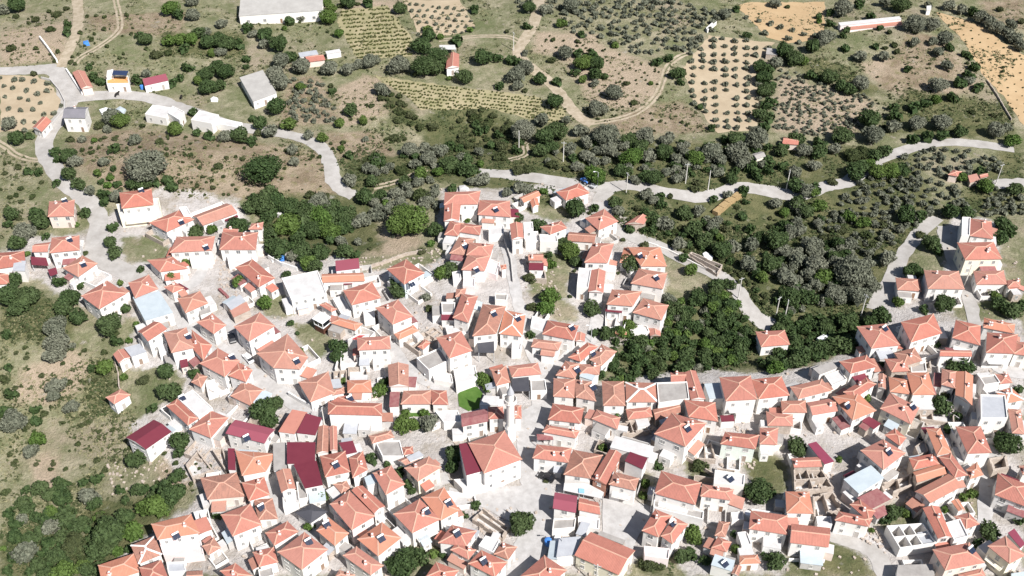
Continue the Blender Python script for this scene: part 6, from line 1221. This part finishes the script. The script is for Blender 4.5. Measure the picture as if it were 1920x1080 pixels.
def rows(kd, o, u, nu, v, nv, rpx, where, group=None, poly=None, jit=1.2, drop=.06):
    q = P(poly) if poly else None
    for i in range(nu):
        for j in range(nv):
            x = o[0] + u[0] * i + v[0] * j + rnd.gauss(0, jit); y = o[1] + u[1] * i + v[1] * j + rnd.gauss(0, jit)
            if (q and not inpoly(np.array([x]), np.array([y]), q)[0]) or rnd.random() < drop: continue
            add_tree(kd, x, y, rnd.uniform(*rpx), where, group)
pl = lambda k: ' '.join('%g,%g' % p for p in SAND[k])
rows('o', (2, 142), (21, 3), 7, (5, 20), 7, (4.4, 7), 'in the pale orchard by the lane junction', None, pl(0), 2)
rows('o', (752, 5), (14.5, 1.5), 12, (6.5, 11.5), 7, (3.2, 5), 'in the dotted orchard at the top', None, pl(1), 1)
rows('o', (1296, 72), (20.5, .5), 9, (.5, 13.6), 15, (5, 7.6), 'in the striped sandy orchard', None, "1290,62 1452,80 1420,120 1430,240 1345,250 1318,215 1290,180 1282,120", 1.3, .05)
rows('o', (1360, 20), (21, 6), 11, (-8, 16), 6, (5, 7.5), 'on the orange sandy orchard beside the hedge', None, pl(3), 1.5)
rows('s', (1762, 25), (15, 8), 14, (1.5, 15), 18, (1.2, 2.4), 'planted as a sapling in the orange field', None, pl(4), 1.2)
fill('o', "960,0 1290,0 1350,25 1325,70 1310,90 1180,100 1140,70 1080,65 1040,25 985,25", 150, (4.8, 9), 'in the big grey orchard', None, 1.75)
fill('o', "1460,128 1560,150 1640,185 1620,235 1570,255 1480,255 1450,235 1455,170", 190, (3.0, 5.6), 'in the dense dotted plantation', None, 1.35)
fill('o', "540,145 600,150 632,215 620,232 545,225 540,180", 48, (5, 8), 'in the brown plantation below the barn', None, 1.45)
fill('s', "1130,90 1240,120 1235,165 1190,190 1130,140", 30, (1.5, 3.2), 'on the pink soil inside the track loop')
fill('s', "1010,60 1130,85 1130,100 1020,90", 14, (2, 3.5), 'on the sandy bank by the track')
fill('o', "1700,280 1790,272 1880,300 1860,345 1760,330 1690,305", 42, (5.5, 9), 'in the upper terrace of the eastern grove')
fill('o', "1610,330 1690,310 1790,340 1830,400 1800,400 1745,410 1690,440 1640,420 1560,390 1600,350", 85, (6, 10), 'in the dense eastern grove')
fill('o', "1850,350 1920,360 1920,400 1850,400", 22, (6, 9.5), 'in the grove corner behind the hamlet')
fill('o', "1540,400 1640,420 1690,450 1660,480 1580,470 1530,430", 26, (6, 10), 'in the grove beside the straight lane')
fill('d', "1160,610 1260,565 1340,545 1390,560 1400,620 1380,680 1320,690 1240,705 1150,715 1145,680", 78, (10, 19), 'in the wooded gully', None, 1.2)
fill('b', "1160,610 1260,565 1340,545 1390,560 1400,620 1380,680 1320,690 1240,705 1150,715 1145,680", 26, (9, 16), 'in the wooded gully', None, 1.2)
fill('o', "1200,600 1380,570 1390,640 1300,680 1180,690", 10, (8, 13), 'in the wooded gully', None, 1.2)
fill('d', "1450,600 1640,590 1630,620 1560,660 1480,690 1440,690", 55, (9, 17), 'in the wood above the eastern roofs', None, 1.2)
fill('d', "480,375 640,390 660,420 640,440 500,440", 14, (10, 18), 'in the oak thicket')
fill('d', "100,930 180,960 230,1000 200,1080 40,1080 20,960", 18, (10, 17), 'in the lower western wood')
fill('d', "480,370 640,380 665,420 640,450 590,490 500,470 480,420", 30, (10, 19), 'in the oak thicket', None, 1.25)
fill('d', "20,900 90,890 190,950 330,880 360,930 270,1010 190,1070 20,1080", 34, (10, 20), 'in the lower western wood', None, 1.2)
fill('b', "100,930 300,900 330,940 200,1060 60,1070", 10, (9, 16), 'in the lower western wood', None, 1.2)
fill('o', "1480,385 1560,390 1640,470 1640,560 1560,590 1480,580 1440,500", 40, (9, 16), 'in the grove beside the straight lane', None, 1.15)
fill('d', "1440,380 1560,400 1600,520 1560,590 1460,590", 26, (8, 15), 'in the grove beside the straight lane', None, 1.15)
fill('d', "1100,260 1480,270 1480,320 1380,330 1180,320", 30, (8, 14), 'in the scrub above the crossing lane', None, 1.2)
fill('d', "700,280 880,270 900,320 780,330 690,350", 14, (8, 14), 'beside the lane bend in the hollow', None, 1.2)
fill('o', "660,370 830,350 830,400 700,400", 14, (8, 13), 'in the terraced olive garden', None, 1.3)
fill('o', "1000,275 1300,260 1440,275 1430,320 1300,330 1180,320 1020,310", 34, (7, 13), 'in the scrub above the crossing lane')
fill('d', "1200,420 1400,400 1440,430 1440,560 1380,520 1290,470", 24, (7, 13), 'on the scrubby gully flank')
fill('o', "1480,400 1560,400 1640,500 1600,560 1480,560 1460,470", 26, (8, 15), 'in the grove beside the straight lane')
fill('s', "700,160 750,175 795,235 745,235", 26, (5, 10), 'in the damp green hollow', None, 1.0)
fill('s', "840,205 900,198 980,240 985,275 850,275", 45, (5, 11), 'in the damp green hollow', None, 1.0)
fill('d', "850,225 975,235 985,280 850,280", 9, (8, 12), 'in the damp green hollow', None, 1.2)
fill('s', "140,262 250,245 450,265 600,290 640,360 560,368 240,365", 95, (2, 5), 'scattered over the brown hill')
fill('s', "10,20 240,20 300,120 60,125", 40, (2.5, 6), 'on the dry slope by the dirt road')
fill('s', "500,20 630,60 650,110 500,120", 18, (2, 4), 'on the meadow under the barn')
fill('s', "560,270 700,250 960,280 900,320 650,320", 45, (2.5, 6), 'over the damp hollow')
fill('s', "1440,100 1880,100 1900,240 1660,250 1560,160", 45, (2, 4.5), 'over the meadow below the stable')
fill('s', "0,600 220,620 240,760 200,900 20,900", 75, (3, 7.5), 'over the western meadow')
fill('s', "0,300 80,310 90,430 0,430", 20, (3, 7), 'on the western bank')
fill('s', "1080,395 1200,400 1350,450 1440,560 1420,590 1280,480", 90, (4, 9), 'on the bank under the crossing lane')
fill('s', "200,800 420,830 380,920 240,950", 30, (3, 7), 'around the maroon roofed house')
fill('s', "600,180 680,180 740,240 640,240", 14, (2, 4), 'on the slope below the vineyard')
fill('s', "980,180 1280,190 1330,250 1100,250", 30, (2, 4.5), 'on the slope inside the track bend')
fill('s', "1050,560 1130,400 1180,440 1240,470 1240,600", 10, (3, 6), 'in the ridge gardens')
fill('s', "1450,560 1640,560 1640,470 1480,380 1440,400", 45, (3, 8), 'between the grove trees by the straight lane')
rows('v', (640, 22), (4.2, -.3), 37, (1.5, 7.2), 14, (1.9, 2.9), 'in the terraced vineyard below the barn', None, pl(5), .7, .12)
rows('v', (720, 152), (5.2, .5), 72, (1.8, 6.2), 15, (1.8, 2.8), 'in the narrow vineyard under the poplars', None, pl(6), .8, .18)
# build: the 300 of a kind that show largest are things, the rest one mass
TREES.sort(key=lambda t: -t[3] / (CAM_H ** 2 + t[1] ** 2 + t[2] ** 2) ** .5)
count = {}; rest = {}
for kd, x, y, r, desc, where, group in TREES:
    nm, ds, cat = KIND[kd]; count[nm] = count.get(nm, 0) + 1; z = float(hz(x, y)); rz = rnd.uniform(0, 6.28)
    if count[nm] > 298: rest.setdefault(kd, []).append((x, y, z, r, rz)); continue
    size = 0 if kd == 'v' else 0 if r < 2.0 else 1 if r < 3.4 else 2 if r < 4.8 else 3; me = rnd.choice(SHAPE[kd, size])
    big = '' if kd == 'v' else 'small ' if r < 1.7 else 'large ' if r > 4 else ''
    ds_ = ds.replace('small ', '') if big == 'small ' else ds
    if big == 'large ' : ds_ = ds_.replace('low ', '')
    if kd == 's' and big == 'small ': ds_ = ds_.replace('low ', '')
    lab = big + ds_ + ' ' + where; sc = (r * rnd.uniform(.94, 1.06), r * rnd.uniform(.94, 1.06), r * rnd.uniform(.85, 1.1))
    if kd == 's': sc = (sc[0], sc[1], sc[2] * .8)
    if size == 0 or kd == 's':
        o = link(nm, me, None, (x, y, z), rz, sc); tag(o, lab, cat, (big + nm.replace('_', ' ') + 's ' + where).strip())
    else:
        rt = empty(nm, (x, y, z), rz); tag(rt, lab, cat, (big + nm.replace('_', ' ') + 's ' + where).strip())
        link('crown', me, rt, (0, 0, r * .18), 0, sc); link('trunk', rnd.choice(TRUNK), rt, (0, 0, 0), 0, sc)
for kd, L in rest.items():
    V, F, n = [], [], 0
    base = []
    for s in range(3):
        q = crown(4000 + s, 90 if kd != 'v' else 40, .26 if kd != 'v' else .34, 5, .7, 16); base.append(q)
    for x, y, z, r, rz in L:
        v, f = rnd.choice(base); c_, s_ = math.cos(rz), math.sin(rz)
        w_ = np.stack([(v[:, 0] * c_ - v[:, 1] * s_) * r + x, (v[:, 0] * s_ + v[:, 1] * c_) * r + y, v[:, 2] * r + z], 1); V.append(w_); F.append(f + n); n += len(v)
    nm = {'o': 'olive_foliage', 's': 'shrubbery', 'v': 'vineyard_foliage', 'd': 'forest', 'b': 'foliage'}[kd]
    o = link(nm, qmesh(nm, np.concatenate(V), np.concatenate(F), M['m_' + kd])); tag(o, 'mass of the smaller ' + KIND[kd][1] + 's', None, None, 'stuff')
# ground cover: nobody could count it
def scatter(name, polys, n, size, mat, label, blades=4, flat=.5, seed=1):
    g = np.random.default_rng(seed); P_ = []
    ar = [abs(sum(p[i][0] * p[(i + 1) % len(p)][1] - p[(i + 1) % len(p)][0] * p[i][1] for i in range(len(p)))) for p in polys]
    for p, a in zip(polys, ar):
        k = int(n * a / sum(ar)); q = np.array(p); lo, hi = q.min(0), q.max(0); X = g.uniform(lo[0], hi[0], k * 5); Y = g.uniform(lo[1], hi[1], k * 5)
        m_ = inpoly(X, Y, p); X, Y = X[m_][:k], Y[m_][:k]; P_.append(np.stack([X, Y], 1))
    pxy = np.concatenate(P_); z = np.zeros(len(pxy)); d = CF[None] + np.stack([(pxy[:, 0] - 960) / FPX, 0 * z, 0 * z], 1) - CU[None] * ((pxy[:, 1] - 540) / FPX)[:, None]
    for _ in range(9):
        t = (z - CAM_H) / d[:, 2]; X, Y = d[:, 0] * t, d[:, 1] * t; z = hz(X, Y)
    n_ = np.sin(X * .21 + 1.3 * np.sin(Y * .13)) + np.sin(Y * .17 + 1.1 * np.sin(X * .11)) + g.normal(size=len(X)) * .6; k = (n_ > -.1) & ~covered(X, Y); X, Y, z = X[k], Y[k], z[k]
    c = np.repeat(np.stack([X, Y, z], 1), blades, 0); s = np.repeat(g.uniform(.5, 1.4, len(X)), blades)[:, None] * size
    c[:, :2] += g.normal(size=(len(c), 2)) * s * .5; c[:, 2] += g.uniform(.1, .6, len(c)) * s[:, 0] * flat
    nr = g.normal(size=c.shape) * .6 + np.array([0, 0, 1]); nr /= np.linalg.norm(nr, axis=1)[:, None]; a = np.cross(nr, g.normal(size=c.shape)); a /= np.linalg.norm(a, axis=1)[:, None]; b_ = np.cross(nr, a)
    v = np.stack([c - a * s * .5, c - b_ * s * .4, c + a * s * .5, c + b_ * s * .4], 1).reshape(-1, 3)
    tag(link(name, qmesh(name, v, np.arange(len(v)).reshape(-1, 4), mat)), label, None, None, 'stuff')
scatter('undergrowth', [g_ for i_, g_ in enumerate(GREEN) if i_ not in (4, 9, 11, 12, 13)] + [P("480,240 960,240 980,330 660,330")], 15000, .62, M['f_u'], 'green undergrowth of the hollows and woods', 4, .8, 3)
scatter('grass', [P("0,0 1920,0 1920,120 1440,60 1000,90 700,160 480,130 300,260 0,130"), P("0,560 150,600 260,720 240,960 0,1000"), P("440,110 700,150 760,280 560,300"), P("1440,90 1900,90 1900,260 1500,250"), P("980,90 1280,120 1330,250 1000,270"), P("0,280 90,310 100,440 0,450"), P("1060,380 1230,420 1440,420 1450,560 1250,480"), P("130,262 250,240 450,262 600,285 645,365 560,372 230,372")], 22000, .5, M['f_g'], 'dry tufted grass over the slopes', 4, .5, 5)
scatter('scrub', [P("0,0 1920,0 1920,120 1440,60 1000,90 700,160 480,130 300,260 0,130"), P("0,560 150,600 260,720 240,960 0,1000"), P("440,110 700,150 760,330 560,330"), P("1440,90 1900,90 1900,260 1500,250"), P("980,90 1280,120 1330,250 1000,270"), P("0,280 90,310 100,440 0,450"), P("1060,380 1230,420 1440,420 1450,560 1250,480"), P("130,262 250,240 450,262 600,285 645,365 560,372 230,372"), P("660,260 1000,260 1000,330 660,360")], 6500, .8, M['f_s'], 'small dark scrub dotting the dry slopes', 5, .7, 11)
def rubble(polys, n, seed):
    g = random.Random(seed); b = MB(); q = [P(p) for p in polys]
    for k in range(n):
        p = g.choice(q); c_ = p[0]
        while True:
            x = g.uniform(min(a[0] for a in p), max(a[0] for a in p)); y = g.uniform(min(a[1] for a in p), max(a[1] for a in p))
            if inpoly(np.array([x]), np.array([y]), p)[0]: break
        o = at(x, y); s = g.uniform(.15, .5); a = g.uniform(0, 3); R4 = [(s * math.cos(a + t) * g.uniform(.7, 1.2), s * math.sin(a + t) * g.uniform(.7, 1.2)) for t in (0, 1.4, 3.1, 4.6)]
        b.prism([(o.x + u, o.y + v_) for u, v_ in R4], o.z - .2, o.z + s * g.uniform(.5, 1.1))
    tag(b.build('rubble', WALL['s']), 'pale rubble and stones strewn through ruined plots', None, None, 'stuff')
rubble([' '.join('%g,%g' % p for p in VILLAGE)] * 12 + ["1480,870 1560,880 1560,930 1490,930", "1690,870 1740,890 1720,940 1660,930", "970,470 1040,480 1050,560 985,540", "800,470 880,450 850,520 800,500", "400,480 440,480 460,560 410,560", "1580,985 1640,990 1690,1040 1600,1010", "870,930 960,960 960,1010 890,1000", "340,830 420,830 420,880 345,890", "1160,800 1220,790 1230,810 1170,820", "640,490 800,470 800,520 650,520", "200,860 330,860 290,910 210,930", "1340,820 1400,790 1420,880 1350,880", "760,550 860,560 840,640 770,650"], 1900, 4)
cow(220, 181, R(60), 'dark cow standing on the lane below the orange deck house')
cow(341, 185, R(-80), 'black cow facing down the slope on the pale apron')
